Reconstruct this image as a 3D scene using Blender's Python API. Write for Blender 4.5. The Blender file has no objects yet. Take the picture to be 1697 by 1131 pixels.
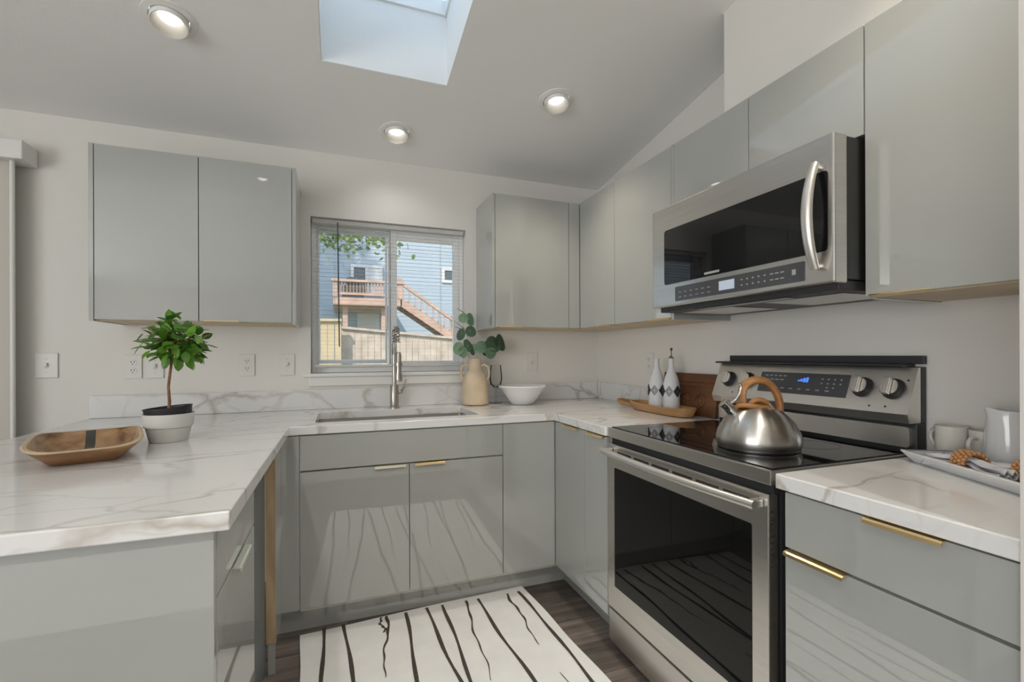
import bpy, bmesh, math, random
from mathutils import Vector, Matrix
C = bpy.context.scene.collection
sc = bpy.context.scene
PI = math.pi

# ------------------------------------------------------------------ camera
CAM = Vector((-1.6756, -2.7881, 1.2142)); YAW = math.radians(20.434); ROLL = math.radians(-0.193)
FPX, U0, V0 = 767.33, 848.5, 587.8
cd = bpy.data.cameras.new('camera'); cam = bpy.data.objects.new('camera', cd); C.objects.link(cam)
cam.location = CAM
cam.rotation_mode = 'XYZ'
cam.matrix_world = Matrix.Translation(CAM) @ Matrix.Rotation(-YAW, 4, 'Z') @ Matrix.Rotation(PI/2, 4, 'X') @ Matrix.Rotation(ROLL, 4, 'Z')
cd.sensor_width = 36.0; cd.lens = FPX/1697*36.0
cd.shift_y = (V0-565.5)/1697
cd.clip_start = 0.02; cd.clip_end = 200
sc.camera = cam

def at(u, v, ax, val):
    """point where the sight line through a photo pixel meets the plane ax = val"""
    fw = Vector((math.sin(YAW), math.cos(YAW), 0)); rt = Vector((math.cos(YAW), -math.sin(YAW), 0)); up = Vector((0, 0, 1))
    R = rt*math.cos(ROLL)+up*math.sin(ROLL); U = up*math.cos(ROLL)-rt*math.sin(ROLL)
    d = fw + R*((u-U0)/FPX) - U*((v-V0)/FPX)
    i = 'xyz'.index(ax); t = (val-CAM[i])/d[i]
    return CAM + d*t

# ------------------------------------------------------------------ view, sky, sun, added fill
sc.view_settings.view_transform = 'Standard'
sc.view_settings.look = 'None'
sc.view_settings.exposure = 0.0
sc.view_settings.gamma = 1.0
sc.view_settings.use_curve_mapping = False
w = bpy.data.worlds.new('world'); sc.world = w; w.use_nodes = True
nt = w.node_tree; nt.nodes.clear()
wo = nt.nodes.new('ShaderNodeOutputWorld'); bg = nt.nodes.new('ShaderNodeBackground')
tc = nt.nodes.new('ShaderNodeTexCoord'); sx = nt.nodes.new('ShaderNodeSeparateXYZ'); rp = nt.nodes.new('ShaderNodeValToRGB')
rp.color_ramp.elements[0].position = 0.0; rp.color_ramp.elements[0].color = (0.80, 0.88, 0.96, 1)
rp.color_ramp.elements[1].position = 0.6; rp.color_ramp.elements[1].color = (0.50, 0.68, 0.92, 1)
nt.links.new(tc.outputs['Generated'], sx.inputs[0]); nt.links.new(sx.outputs['Z'], rp.inputs[0])
nt.links.new(rp.outputs[0], bg.inputs[0]); nt.links.new(bg.outputs[0], wo.inputs[0])
bg.inputs[1].default_value = 2.0

def light(name, kind, loc, direction, energy, color=(1, 1, 1), **kw):
    l = bpy.data.lights.new(name, kind); l.energy = energy; l.color = color
    for k, v in kw.items(): setattr(l, k, v)
    o = bpy.data.objects.new(name, l); C.objects.link(o); o.location = loc
    o.rotation_euler = Vector(direction).to_track_quat('-Z', 'Y').to_euler()
    return o
light('sun', 'SUN', (0, -10, 12), (0.40, 0.62, -0.68), 5.2, (1.0, 0.94, 0.84), angle=math.radians(1.0))
# area lamp added as daylight fill at the unseen left window
light('fill_left', 'AREA', (-5.50, -4.6, 1.35), (1, 0, 0.22), 84, (1.0, 1.0, 0.99), shape='RECTANGLE', size=3.6, size_y=1.7)
AIM = {7: (-1.40, -1.0, 0.0), 8: (-1.15, -1.0, 0.0)}     # two added lights behind the camera, turned to brighten the kitchen floor
SPOT_E = {0: 4.0, 1: 2.3, 2: 25.0, 3: 5.0, 4: 34.0, 7: 70.0, 8: 74.0}

# ------------------------------------------------------------------ materials
M = {}
def new_mat(name):
    m = bpy.data.materials.new(name); m.use_nodes = True
    return m, m.node_tree, m.node_tree.nodes['Principled BSDF']
def mat(name, col, rough=0.5, metal=0.0, coat=0.0, noise=0.0, nscale=20.0, bump=0.0, bscale=200.0, emis=0.0, emcol=None, spec=0.5, trans=0.0, stretch=None, coat_rough=0.03, coat_ior=1.5):
    m, t, b = new_mat(name)
    b.inputs['Base Color'].default_value = (*col, 1); b.inputs['Roughness'].default_value = rough
    b.inputs['Metallic'].default_value = metal; b.inputs['Coat Weight'].default_value = coat
    b.inputs['Coat Roughness'].default_value = coat_rough; b.inputs['Coat IOR'].default_value = coat_ior
    b.inputs['Specular IOR Level'].default_value = spec
    b.inputs['Transmission Weight'].default_value = trans
    if emis:
        b.inputs['Emission Color'].default_value = (*(emcol or col), 1); b.inputs['Emission Strength'].default_value = emis
    g = t.nodes.new('ShaderNodeNewGeometry')
    mp = t.nodes.new('ShaderNodeMapping'); t.links.new(g.outputs['Position'], mp.inputs[0])
    if stretch: mp.inputs['Scale'].default_value = stretch
    n = t.nodes.new('ShaderNodeTexNoise'); n.inputs['Scale'].default_value = nscale; n.inputs['Detail'].default_value = 4
    t.links.new(mp.outputs[0], n.inputs[0])
    if noise:
        r = t.nodes.new('ShaderNodeValToRGB')
        r.color_ramp.elements[0].position = 0.3; r.color_ramp.elements[1].position = 0.7
        r.color_ramp.elements[0].color = (*[max(0, c*(1-noise)) for c in col], 1)
        r.color_ramp.elements[1].color = (*[min(1, c*(1+noise)) for c in col], 1)
        t.links.new(n.outputs['Fac'], r.inputs[0]); t.links.new(r.outputs[0], b.inputs['Base Color'])
    if bump:
        n2 = t.nodes.new('ShaderNodeTexNoise'); n2.inputs['Scale'].default_value = bscale
        t.links.new(mp.outputs[0], n2.inputs[0])
        bp = t.nodes.new('ShaderNodeBump'); bp.inputs['Strength'].default_value = bump; bp.inputs['Distance'].default_value = 0.002
        t.links.new(n2.outputs['Fac'], bp.inputs['Height']); t.links.new(bp.outputs[0], b.inputs['Normal'])
    M[name] = m
    return m

mat('wall_paint', (0.77, 0.745, 0.70), 0.55, bump=0.25, bscale=260)
mat('ceiling_paint', (0.91, 0.905, 0.885), 0.6, bump=0.25, bscale=260)
mat('shaft_paint', (0.86, 0.86, 0.85), 0.6, bump=0.3, bscale=160)
mat('white_trim', (0.80, 0.79, 0.76), 0.35)
mat('white_vinyl', (0.90, 0.90, 0.90), 0.3)
mat('cabinet_gloss', (0.385, 0.392, 0.37), 0.25, spec=0.1, coat=1.0, coat_rough=0.012, coat_ior=1.88, noise=0.02, nscale=3)
mat('cabinet_edge', (0.62, 0.58, 0.52), 0.4)
mat('dark_gap', (0.02, 0.02, 0.02), 0.8)
mat('maple', (0.62, 0.50, 0.34), 0.5, noise=0.08, nscale=12, stretch=(1, 1, 6))
mat('raw_wood', (0.46, 0.33, 0.20), 0.6, noise=0.25, nscale=30, stretch=(1, 1, 0.15))
mat('brass', (0.80, 0.62, 0.34), 0.3, metal=1.0)
mat('pale_brass', (0.86, 0.80, 0.66), 0.28, metal=0.9)
mat('steel', (0.60, 0.585, 0.56), 0.27, metal=1.0, noise=0.05, nscale=8, bump=0.05, bscale=300, stretch=(1, 1, 25))
mat('steel_light', (0.78, 0.75, 0.71), 0.36, metal=1.0, noise=0.03, nscale=8)
mat('steel_horizontal', (0.60, 0.585, 0.56), 0.27, metal=1.0, noise=0.05, nscale=8, stretch=(1, 0.3, 20))
mat('chrome', (0.75, 0.75, 0.75), 0.08, metal=1.0)
mat('nickel', (0.50, 0.475, 0.44), 0.25, metal=1.0)
mat('black_glass', (0.006, 0.006, 0.007), 0.03, spec=0.5)
mat('oven_glass', (0.006, 0.006, 0.006), 0.02, spec=0.22)
mat('black_plastic', (0.012, 0.012, 0.012), 0.35)
mat('charcoal', (0.03, 0.03, 0.032), 0.45)
mat('panel_grey', (0.07, 0.07, 0.075), 0.2)
mat('panel_mark', (0.40, 0.40, 0.40), 0.5)
mat('screen_blue', (0.1, 0.25, 0.8), 0.4, emis=0.9, emcol=(0.06, 0.20, 0.85))
mat('screen_pale', (0.45, 0.50, 0.58), 0.3, emis=0.25, emcol=(0.5, 0.6, 0.75))
mat('white_ceramic', (0.80, 0.80, 0.80), 0.15, coat=0.6)
mat('cream_ceramic', (0.76, 0.72, 0.65), 0.3, coat=0.2)
mat('matte_white', (0.70, 0.70, 0.71), 0.55)
mat('pot_white', (0.62, 0.61, 0.57), 0.6)
mat('vase_clay', (0.66, 0.53, 0.37), 0.75, noise=0.10, nscale=14, bump=0.3, bscale=90)
mat('liner_black', (0.02, 0.017, 0.018), 0.5)
mat('soil', (0.04, 0.025, 0.018), 0.95, noise=0.5, nscale=120)
mat('stem_brown', (0.24, 0.12, 0.06), 0.7, noise=0.3, nscale=60)
mat('stem_white', (0.70, 0.68, 0.60), 0.7)
mat('plate_white', (0.74, 0.73, 0.69), 0.35)
mat('slot_dark', (0.10, 0.09, 0.08), 0.6)
mat('slat_white', (0.84, 0.83, 0.81), 0.4)
mat('cord_grey', (0.10, 0.10, 0.10), 0.6)
mat('vane_cream', (0.60, 0.57, 0.50), 0.6)
mat('handle_wood', (0.36, 0.165, 0.055), 0.4, noise=0.18, nscale=18, stretch=(1, 1, 3))
mat('tray_wood', (0.44, 0.24, 0.10), 0.5, noise=0.30, nscale=14, stretch=(1, 0.25, 1))
mat('carved_wood', (0.15, 0.062, 0.026), 0.4, noise=0.40, nscale=9, stretch=(1, 0.5, 2))
mat('bead_wood', (0.47, 0.23, 0.09), 0.5, noise=0.2, nscale=60)
mat('linen', (0.62, 0.62, 0.65), 0.9, bump=0.3, bscale=500)
mat('lamp_white', (0.85, 0.83, 0.79), 0.4)
mat('baffle_toned', (0.48, 0.455, 0.41), 0.5)  # white baffle; its colour is dimmed and warmed to suit the bulb's light
mat('lamp_glow', (1, 1, 1), 0.5, emis=3.6, emcol=(1.0, 0.97, 0.90))
mat('siding', (0.46, 0.60, 0.74), 0.7)
mat('ext_white', (0.52, 0.52, 0.51), 0.6)
mat('ext_glass', (0.06, 0.08, 0.09), 0.1)
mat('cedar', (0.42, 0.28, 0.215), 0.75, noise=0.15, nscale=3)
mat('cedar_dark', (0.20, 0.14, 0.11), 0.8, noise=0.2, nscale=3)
mat('yard', (0.18, 0.20, 0.10), 0.95, noise=0.4, nscale=3)
mat('bark', (0.12, 0.08, 0.05), 0.9, noise=0.4, nscale=10)
mat('roof', (0.13, 0.12, 0.12), 0.9, noise=0.2, nscale=10)

def kettle_mat():
    m = mat('kettle_steel', (0.56, 0.54, 0.51), 0.30, metal=1.0); t = m.node_tree; b = t.nodes['Principled BSDF']
    b.inputs['Anisotropic'].default_value = 0.8; b.inputs['Anisotropic Rotation'].default_value = 0.25
    tn = t.nodes.new('ShaderNodeTangent'); tn.direction_type = 'RADIAL'; tn.axis = 'Z'; t.links.new(tn.outputs[0], b.inputs['Tangent'])
kettle_mat()
def leaf_mat(name, c0, c1, rough=0.35, transl=0.25):
    m, t, b = new_mat(name)
    oi = t.nodes.new('ShaderNodeNewGeometry'); r = t.nodes.new('ShaderNodeValToRGB')
    r.color_ramp.elements[0].color = (*c0, 1); r.color_ramp.elements[1].color = (*c1, 1)
    t.links.new(oi.outputs['Random Per Island'], r.inputs[0]); t.links.new(r.outputs[0], b.inputs['Base Color'])
    b.inputs['Roughness'].default_value = rough
    tr = t.nodes.new('ShaderNodeBsdfTranslucent'); t.links.new(r.outputs[0], tr.inputs[0])
    mx = t.nodes.new('ShaderNodeMixShader'); mx.inputs[0].default_value = transl
    t.links.new(b.outputs[0], mx.inputs[1]); t.links.new(tr.outputs[0], mx.inputs[2])
    t.links.new(mx.outputs[0], t.nodes['Material Output'].inputs[0])
    M[name] = m
leaf_mat('leaf_green', (0.03, 0.12, 0.012), (0.20, 0.42, 0.05), 0.28)
leaf_mat('leaf_sage', (0.045, 0.09, 0.05), (0.19, 0.31, 0.19), 0.5)
leaf_mat('leaf_tree', (0.06, 0.13, 0.03), (0.35, 0.45, 0.12), 0.5, 0.4)

def glass_mat(name, tint=(1, 1, 1), ior=1.45, gl=1.0):
    m, t, b = new_mat(name); t.nodes.remove(b)
    tr = t.nodes.new('ShaderNodeBsdfTransparent'); tr.inputs[0].default_value = (*tint, 1)
    g = t.nodes.new('ShaderNodeBsdfGlossy'); g.inputs['Roughness'].default_value = 0.02
    f = t.nodes.new('ShaderNodeFresnel'); f.inputs[0].default_value = ior
    mx = t.nodes.new('ShaderNodeMixShader')
    t.links.new(f.outputs[0], mx.inputs[0]); t.links.new(tr.outputs[0], mx.inputs[1]); t.links.new(g.outputs[0], mx.inputs[2])
    t.links.new(mx.outputs[0], t.nodes['Material Output'].inputs[0]); M[name] = m
glass_mat('clear_glass'); glass_mat('drink_glass', (0.975, 0.98, 0.98), 1.22)
def slat_mat():
    m = M['slat_white']; t = m.node_tree; b = t.nodes['Principled BSDF']
    tr = t.nodes.new('ShaderNodeBsdfTranslucent'); tr.inputs[0].default_value = (0.8, 0.8, 0.8, 1)
    mx = t.nodes.new('ShaderNodeMixShader'); mx.inputs[0].default_value = 0.3
    t.links.new(b.outputs[0], mx.inputs[1]); t.links.new(tr.outputs[0], mx.inputs[2]); t.links.new(mx.outputs[0], t.nodes['Material Output'].inputs[0])
slat_mat()
def frosted_mat(name):
    m, t, b = new_mat(name); t.nodes.remove(b)
    tr = t.nodes.new('ShaderNodeBsdfTranslucent'); tr.inputs[0].default_value = (0.68, 0.725, 0.75, 1)
    t.links.new(tr.outputs[0], t.nodes['Material Output'].inputs[0]); M[name] = m
frosted_mat('frosted_dome')

def quartz_mat():
    m, t, b = new_mat('quartz'); L = t.links.new; N = t.nodes.new
    g = N('ShaderNodeNewGeometry')
    mp = N('ShaderNodeMapping'); mp.inputs['Rotation'].default_value = (0.35, 0.25, -0.50); mp.inputs['Scale'].default_value = (1.0, 2.4, 1.4)
    L(g.outputs['Position'], mp.inputs[0])
    n = N('ShaderNodeTexNoise'); n.inputs['Scale'].default_value = 2.2; n.inputs['Detail'].default_value = 5; L(mp.outputs[0], n.inputs[0])
    sub = N('ShaderNodeVectorMath'); sub.operation = 'SCALE'; sub.inputs['Scale'].default_value = 0.42; L(n.outputs['Color'], sub.inputs[0])
    ad = N('ShaderNodeVectorMath'); L(mp.outputs[0], ad.inputs[0]); L(sub.outputs[0], ad.inputs[1])
    v = N('ShaderNodeTexVoronoi'); v.feature = 'DISTANCE_TO_EDGE'; v.inputs['Scale'].default_value = 2.0; L(ad.outputs[0], v.inputs['Vector'])
    r = N('ShaderNodeValToRGB'); e = r.color_ramp.elements
    e[0].position = 0.0; e[0].color = (1, 1, 1, 1); e[1].position = 0.034; e[1].color = (0, 0, 0, 1)
    L(v.outputs['Distance'], r.inputs[0])
    n2 = N('ShaderNodeTexNoise'); n2.inputs['Scale'].default_value = 2.4; n2.inputs['Detail'].default_value = 2; L(g.outputs['Position'], n2.inputs[0])
    r2 = N('ShaderNodeValToRGB'); r2.color_ramp.elements[0].position = 0.36; r2.color_ramp.elements[1].position = 0.56
    L(n2.outputs['Fac'], r2.inputs[0])
    mu = N('ShaderNodeMath'); mu.operation = 'MULTIPLY'; L(r.outputs[0], mu.inputs[0]); L(r2.outputs[0], mu.inputs[1])
    mp3 = N('ShaderNodeMapping'); mp3.inputs['Rotation'].default_value = (0.2, 0.1, 0.95); mp3.inputs['Scale'].default_value = (1.0, 3.0, 2.0); mp3.inputs['Location'].default_value = (0.37, 0.11, 0.2); L(g.outputs['Position'], mp3.inputs[0])
    ad3 = N('ShaderNodeVectorMath'); L(mp3.outputs[0], ad3.inputs[0]); L(sub.outputs[0], ad3.inputs[1])
    v3 = N('ShaderNodeTexVoronoi'); v3.feature = 'DISTANCE_TO_EDGE'; v3.inputs['Scale'].default_value = 2.3; L(ad3.outputs[0], v3.inputs['Vector'])
    r3 = N('ShaderNodeValToRGB'); r3.color_ramp.elements[0].color = (0.55, 0.55, 0.55, 1); r3.color_ramp.elements[1].position = 0.026; r3.color_ramp.elements[1].color = (0, 0, 0, 1); L(v3.outputs['Distance'], r3.inputs[0])
    sxx = N('ShaderNodeSeparateXYZ'); L(g.outputs['Position'], sxx.inputs[0])
    n4 = N('ShaderNodeTexNoise'); n4.inputs['Scale'].default_value = 1.3; L(g.outputs['Position'], n4.inputs[0])
    r4 = N('ShaderNodeValToRGB'); r4.color_ramp.elements[0].position = 0.42; r4.color_ramp.elements[1].position = 0.60; L(n4.outputs['Fac'], r4.inputs[0])
    m3 = N('ShaderNodeMath'); m3.operation = 'MULTIPLY'; L(r3.outputs[0], m3.inputs[0]); L(r4.outputs[0], m3.inputs[1])
    mxm = N('ShaderNodeMath'); mxm.operation = 'MAXIMUM'; L(mu.outputs[0], mxm.inputs[0]); L(m3.outputs[0], mxm.inputs[1]); mu = mxm
    mu2 = N('ShaderNodeMath'); mu2.operation = 'MULTIPLY'; mu2.inputs[1].default_value = 0.72; L(mu.outputs[0], mu2.inputs[0])
    mx = N('ShaderNodeMix'); mx.data_type = 'RGBA'
    L(mu2.outputs[0], mx.inputs['Factor']); mx.inputs['A'].default_value = (0.74, 0.735, 0.725, 1); mx.inputs['B'].default_value = (0.40, 0.35, 0.29, 1)
    L(mx.outputs['Result'], b.inputs['Base Color'])
    b.inputs['Roughness'].default_value = 0.18; b.inputs['Coat Weight'].default_value = 0.3
    M['quartz'] = m
quartz_mat()

def floor_mat():
    m, t, b = new_mat('floor_planks'); L = t.links.new; N = t.nodes.new
    g = N('ShaderNodeNewGeometry')
    br = N('ShaderNodeTexBrick'); br.offset = 0.37; br.inputs['Scale'].default_value = 1.0
    br.inputs['Brick Width'].default_value = 1.2; br.inputs['Row Height'].default_value = 0.18; br.inputs['Mortar Size'].default_value = 0.0015
    br.inputs['Color1'].default_value = (0.20, 0.17, 0.15, 1); br.inputs['Color2'].default_value = (0.085, 0.070, 0.062, 1); br.inputs['Mortar'].default_value = (0.03, 0.025, 0.02, 1)
    L(g.outputs['Position'], br.inputs[0])
    mp = N('ShaderNodeMapping'); mp.inputs['Scale'].default_value = (1.5, 22, 1); L(g.outputs['Position'], mp.inputs[0])
    n = N('ShaderNodeTexNoise'); n.inputs['Scale'].default_value = 1.6; n.inputs['Detail'].default_value = 6; L(mp.outputs[0], n.inputs[0])
    r = N('ShaderNodeValToRGB'); r.color_ramp.elements[0].position = 0.3; r.color_ramp.elements[0].color = (0.55, 0.55, 0.55, 1)
    r.color_ramp.elements[1].position = 0.72; r.color_ramp.elements[1].color = (1.5, 1.45, 1.4, 1); L(n.outputs['Fac'], r.inputs[0])
    mx = N('ShaderNodeMix'); mx.data_type = 'RGBA'; mx.blend_type = 'MULTIPLY'; mx.inputs['Factor'].default_value = 1
    L(br.outputs['Color'], mx.inputs['A']); L(r.outputs[0], mx.inputs['B']); L(mx.outputs['Result'], b.inputs['Base Color'])
    b.inputs['Roughness'].default_value = 0.42
    M['floor_planks'] = m
floor_mat()

def bowl_mat():
    m, t, b = new_mat('bowl_wood'); L = t.links.new; N = t.nodes.new
    tc = N('ShaderNodeTexCoord'); mp = N('ShaderNodeMapping'); mp.inputs['Scale'].default_value = (1, 0.35, 2.5); L(tc.outputs['Object'], mp.inputs[0])
    n = N('ShaderNodeTexNoise'); n.inputs['Scale'].default_value = 18; n.inputs['Detail'].default_value = 5; L(mp.outputs[0], n.inputs[0])
    r = N('ShaderNodeValToRGB'); e = r.color_ramp.elements
    e[0].position = 0.32; e[0].color = (0.11, 0.05, 0.022, 1); e[1].position = 0.66; e[1].color = (0.46, 0.29, 0.15, 1)
    e.new(0.5).color = (0.36, 0.20, 0.09, 1)
    L(n.outputs['Fac'], r.inputs[0])
    s = N('ShaderNodeSeparateXYZ'); L(tc.outputs['Object'], s.inputs[0])
    ab = N('ShaderNodeMath'); ab.operation = 'ABSOLUTE'; L(s.outputs['X'], ab.inputs[0])
    lt = N('ShaderNodeMath'); lt.operation = 'LESS_THAN'; lt.inputs[1].default_value = 0.0125; L(ab.outputs[0], lt.inputs[0])
    mx = N('ShaderNodeMix'); mx.data_type = 'RGBA'; L(lt.outputs[0], mx.inputs['Factor']); L(r.outputs[0], mx.inputs['A']); mx.inputs['B'].default_value = (0.055, 0.05, 0.045, 1)
    L(mx.outputs['Result'], b.inputs['Base Color']); b.inputs['Roughness'].default_value = 0.45
    M['bowl_wood'] = m
bowl_mat()
mat('bowl_outside', (0.30, 0.155, 0.065), 0.5, noise=0.45, nscale=16, stretch=(0.5, 0.5, 2.5))
mat('bowl_rim', (0.56, 0.42, 0.27), 0.5, noise=0.1, nscale=20)

def siding_mat():
    m, t, b = new_mat('lap_siding'); L = t.links.new; N = t.nodes.new
    g = N('ShaderNodeNewGeometry'); s = N('ShaderNodeSeparateXYZ'); L(g.outputs['Position'], s.inputs[0])
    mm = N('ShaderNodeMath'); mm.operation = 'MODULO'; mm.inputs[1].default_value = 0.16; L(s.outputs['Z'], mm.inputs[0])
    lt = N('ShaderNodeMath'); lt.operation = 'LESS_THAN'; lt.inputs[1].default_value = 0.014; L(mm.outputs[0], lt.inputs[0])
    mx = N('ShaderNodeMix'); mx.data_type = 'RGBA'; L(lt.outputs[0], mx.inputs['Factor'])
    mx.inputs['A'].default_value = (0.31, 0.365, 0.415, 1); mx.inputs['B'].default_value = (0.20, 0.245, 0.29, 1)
    L(mx.outputs['Result'], b.inputs['Base Color']); b.inputs['Roughness'].default_value = 0.7; M['lap_siding'] = m
siding_mat()
def rug_mat():
    mat('rug_cream', (0.90, 0.895, 0.87), 0.95, noise=0.04, nscale=8, bump=0.6, bscale=350)
    mat('rug_stripe', (0.075, 0.060, 0.052), 0.95, noise=0.3, nscale=90)
rug_mat()

# ------------------------------------------------------------------ mesh helpers
WORLD = {}
def sup(a, b, c, d):  # superellipse helper sign power
    return a
class MB:
    def __init__(s): s.bm = bmesh.new(); s.mats = []; s.flat = s.bm.faces.layers.int.new('flat')
    def mi(s, m):
        if m not in s.mats: s.mats.append(m)
        return s.mats.index(m)
    def _set(s, faces, m, flat=0):
        i = s.mi(m)
        for f in faces: f.material_index = i; f[s.flat] = flat
    def box(s, x0, x1, y0, y1, z0, z1, m, bev=0.0, seg=2, M4=None):
        r = bmesh.ops.create_cube(s.bm, size=1.0); vs = r['verts']
        bmesh.ops.scale(s.bm, vec=(abs(x1-x0), abs(y1-y0), abs(z1-z0)), verts=vs)
        bmesh.ops.translate(s.bm, vec=((x0+x1)/2, (y0+y1)/2, (z0+z1)/2), verts=vs)
        fs = list({f for v in vs for f in v.link_faces}); s._set(fs, m, 1)
        if bev:
            es = list({e for v in vs for e in v.link_edges})
            rr = bmesh.ops.bevel(s.bm, geom=es, offset=bev, segments=seg, profile=0.5, affect='EDGES')
            vs = list({v for f in rr['faces'] for v in f.verts} | {v for v in vs if v.is_valid})
            s._set({f for v in vs for f in v.link_faces}, m, 1)
        if M4: bmesh.ops.transform(s.bm, matrix=M4, verts=[v for v in vs if v.is_valid])
        return vs
    def lathe(s, prof, c=(0, 0, 0), seg=40, m=None, M4=None, close=False):
        c = Vector(c); rings = []; new = []
        for (r, z) in prof:
            if r < 1e-6:
                v = s.bm.verts.new(c+Vector((0, 0, z))); rings.append([v]); new.append(v)
            else:
                ring = [s.bm.verts.new(c+Vector((r*math.cos(2*PI*k/seg), r*math.sin(2*PI*k/seg), z))) for k in range(seg)]
                rings.append(ring); new += ring
        pairs = list(zip(rings, rings[1:]))
        if close: pairs.append((rings[-1], rings[0]))
        fs = []
        for a, b in pairs:
            for k in range(seg):
                k2 = (k+1) % seg
                if len(a) == 1 and len(b) == 1: break
                if len(a) == 1: fs.append(s.bm.faces.new((a[0], b[k2], b[k])))
                elif len(b) == 1: fs.append(s.bm.faces.new((a[k], a[k2], b[0])))
                else: fs.append(s.bm.faces.new((a[k], a[k2], b[k2], b[k])))
        s._set(fs, m)
        if M4: bmesh.ops.transform(s.bm, matrix=M4, verts=new)
        return new
    def cyl(s, p0, p1, r0, m, r1=None, seg=24):
        p0, p1 = Vector(p0), Vector(p1); d = p1-p0; L = d.length; r1 = r0 if r1 is None else r1
        Mx = Matrix.Translation(p0) @ d.to_track_quat('Z', 'Y').to_matrix().to_4x4()
        return s.lathe([(0, 0), (r0, 0), (r1, L), (0, L)], seg=seg, m=m, M4=Mx)
    def tube(s, pts, r, m, seg=12, closed=False, flat=1.0, upv=None):
        pts = [Vector(p) for p in pts]; n = len(pts); rings = []
        rs = r if isinstance(r, (list, tuple)) else [r]*n
        prev = None
        for i, p in enumerate(pts):
            if closed: t = pts[(i+1) % n]-pts[i-1]
            else: t = pts[min(i+1, n-1)]-pts[max(i-1, 0)]
            t.normalize()
            if upv is not None: nrm = Vector(upv)
            elif prev is None: nrm = Vector((0, 0, 1)) if abs(t.z) < 0.9 else Vector((1, 0, 0))
            else: nrm = prev
            nrm = (nrm - t*nrm.dot(t)).normalized(); prev = nrm; b = t.cross(nrm)
            rings.append([s.bm.verts.new(p + nrm*(rs[i]*math.cos(2*PI*k/seg)) + b*(rs[i]*flat*math.sin(2*PI*k/seg))) for k in range(seg)])
        fs = []
        for i in range(n if closed else n-1):
            a, b2 = rings[i], rings[(i+1) % n]
            for k in range(seg):
                k2 = (k+1) % seg; fs.append(s.bm.faces.new((a[k], a[k2], b2[k2], b2[k])))
        if not closed:
            fs.append(s.bm.faces.new(rings[0][::-1])); fs.append(s.bm.faces.new(rings[-1]))
        s._set(fs, m); return [v for r_ in rings for v in r_]
    def prism(s, poly, vec, m):
        a = [s.bm.verts.new(Vector(p)) for p in poly]; b = [s.bm.verts.new(Vector(p)+Vector(vec)) for p in poly]; n = len(a)
        fs = [s.bm.faces.new(a), s.bm.faces.new(b[::-1])]
        for k in range(n): fs.append(s.bm.faces.new((a[k], b[k], b[(k+1) % n], a[(k+1) % n])))
        s._set(fs, m, 1); return a+b
    def plate(s, loops, vec, m):
        """polygon with holes (loops of 3D points), thickened along vec"""
        es = []
        for lp in loops:
            vs = [s.bm.verts.new(Vector(p)) for p in lp]
            for k in range(len(vs)): es.append(s.bm.edges.new((vs[k], vs[(k+1) % len(vs)])))
        r = bmesh.ops.triangle_fill(s.bm, use_beauty=True, use_dissolve=False, edges=es)
        fs = [f for f in r['geom'] if isinstance(f, bmesh.types.BMFace)]
        ex = bmesh.ops.extrude_face_region(s.bm, geom=fs)
        vs = [g for g in ex['geom'] if isinstance(g, bmesh.types.BMVert)]
        bmesh.ops.translate(s.bm, vec=Vector(vec), verts=vs)
        allf = set(fs) | {f for v in vs for f in v.link_faces}
        s._set(list(allf), m, 1)
    def rings(s, rings, m, cap0=True, cap1=True):
        R = [[s.bm.verts.new(Vector(p)) for p in r] for r in rings]; n = len(R[0]); fs = []
        for a, b in zip(R, R[1:]):
            for k in range(n): fs.append(s.bm.faces.new((a[k], a[(k+1) % n], b[(k+1) % n], b[k])))
        if cap0: fs.append(s.bm.faces.new(R[0][::-1]))
        if cap1: fs.append(s.bm.faces.new(R[-1]))
        s._set(fs, m)
    def sphere(s, c, r, m, sc_=(1, 1, 1), seg=16):
        rr = bmesh.ops.create_uvsphere(s.bm, u_segments=seg, v_segments=max(6, seg//2), radius=r)
        bmesh.ops.scale(s.bm, vec=sc_, verts=rr['verts']); bmesh.ops.translate(s.bm, vec=Vector(c), verts=rr['verts'])
        s._set({f for v in rr['verts'] for f in v.link_faces}, m); return rr['verts']
    def quad(s, pts, m):
        f = s.bm.faces.new([s.bm.verts.new(Vector(p)) for p in pts]); s._set([f], m)
    def build(s, name, parent=None, origin=None, smooth=40, **props):
        bm = s.bm; bmesh.ops.recalc_face_normals(bm, faces=bm.faces[:])
        me = bpy.data.meshes.new(name); o = bpy.data.objects.new(name, me); C.objects.link(o)
        if parent is not None:
            inv = WORLD[parent.name].inverted(); bmesh.ops.transform(bm, matrix=inv, verts=bm.verts[:]); o.parent = parent
            WORLD[o.name] = WORLD[parent.name].copy()
        else:
            if origin is None:
                xs = [v.co for v in bm.verts]
                origin = Vector(((min(v.x for v in xs)+max(v.x for v in xs))/2, (min(v.y for v in xs)+max(v.y for v in xs))/2, min(v.z for v in xs)))
            Wm = origin if isinstance(origin, Matrix) else Matrix.Translation(origin)
            bmesh.ops.transform(bm, matrix=Wm.inverted(), verts=bm.verts[:]); o.matrix_world = Wm; WORLD[o.name] = Wm.copy()
        keep = [bool(smooth) and not f[s.flat] for f in bm.faces]
        bm.to_mesh(me); bm.free()
        for m in s.mats: me.materials.append(M[m])
        if smooth: me.set_sharp_from_angle(angle=math.radians(smooth))
        me.polygons.foreach_set('use_smooth', keep)
        for k, v in props.items(): o[k] = v
        return o
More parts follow.
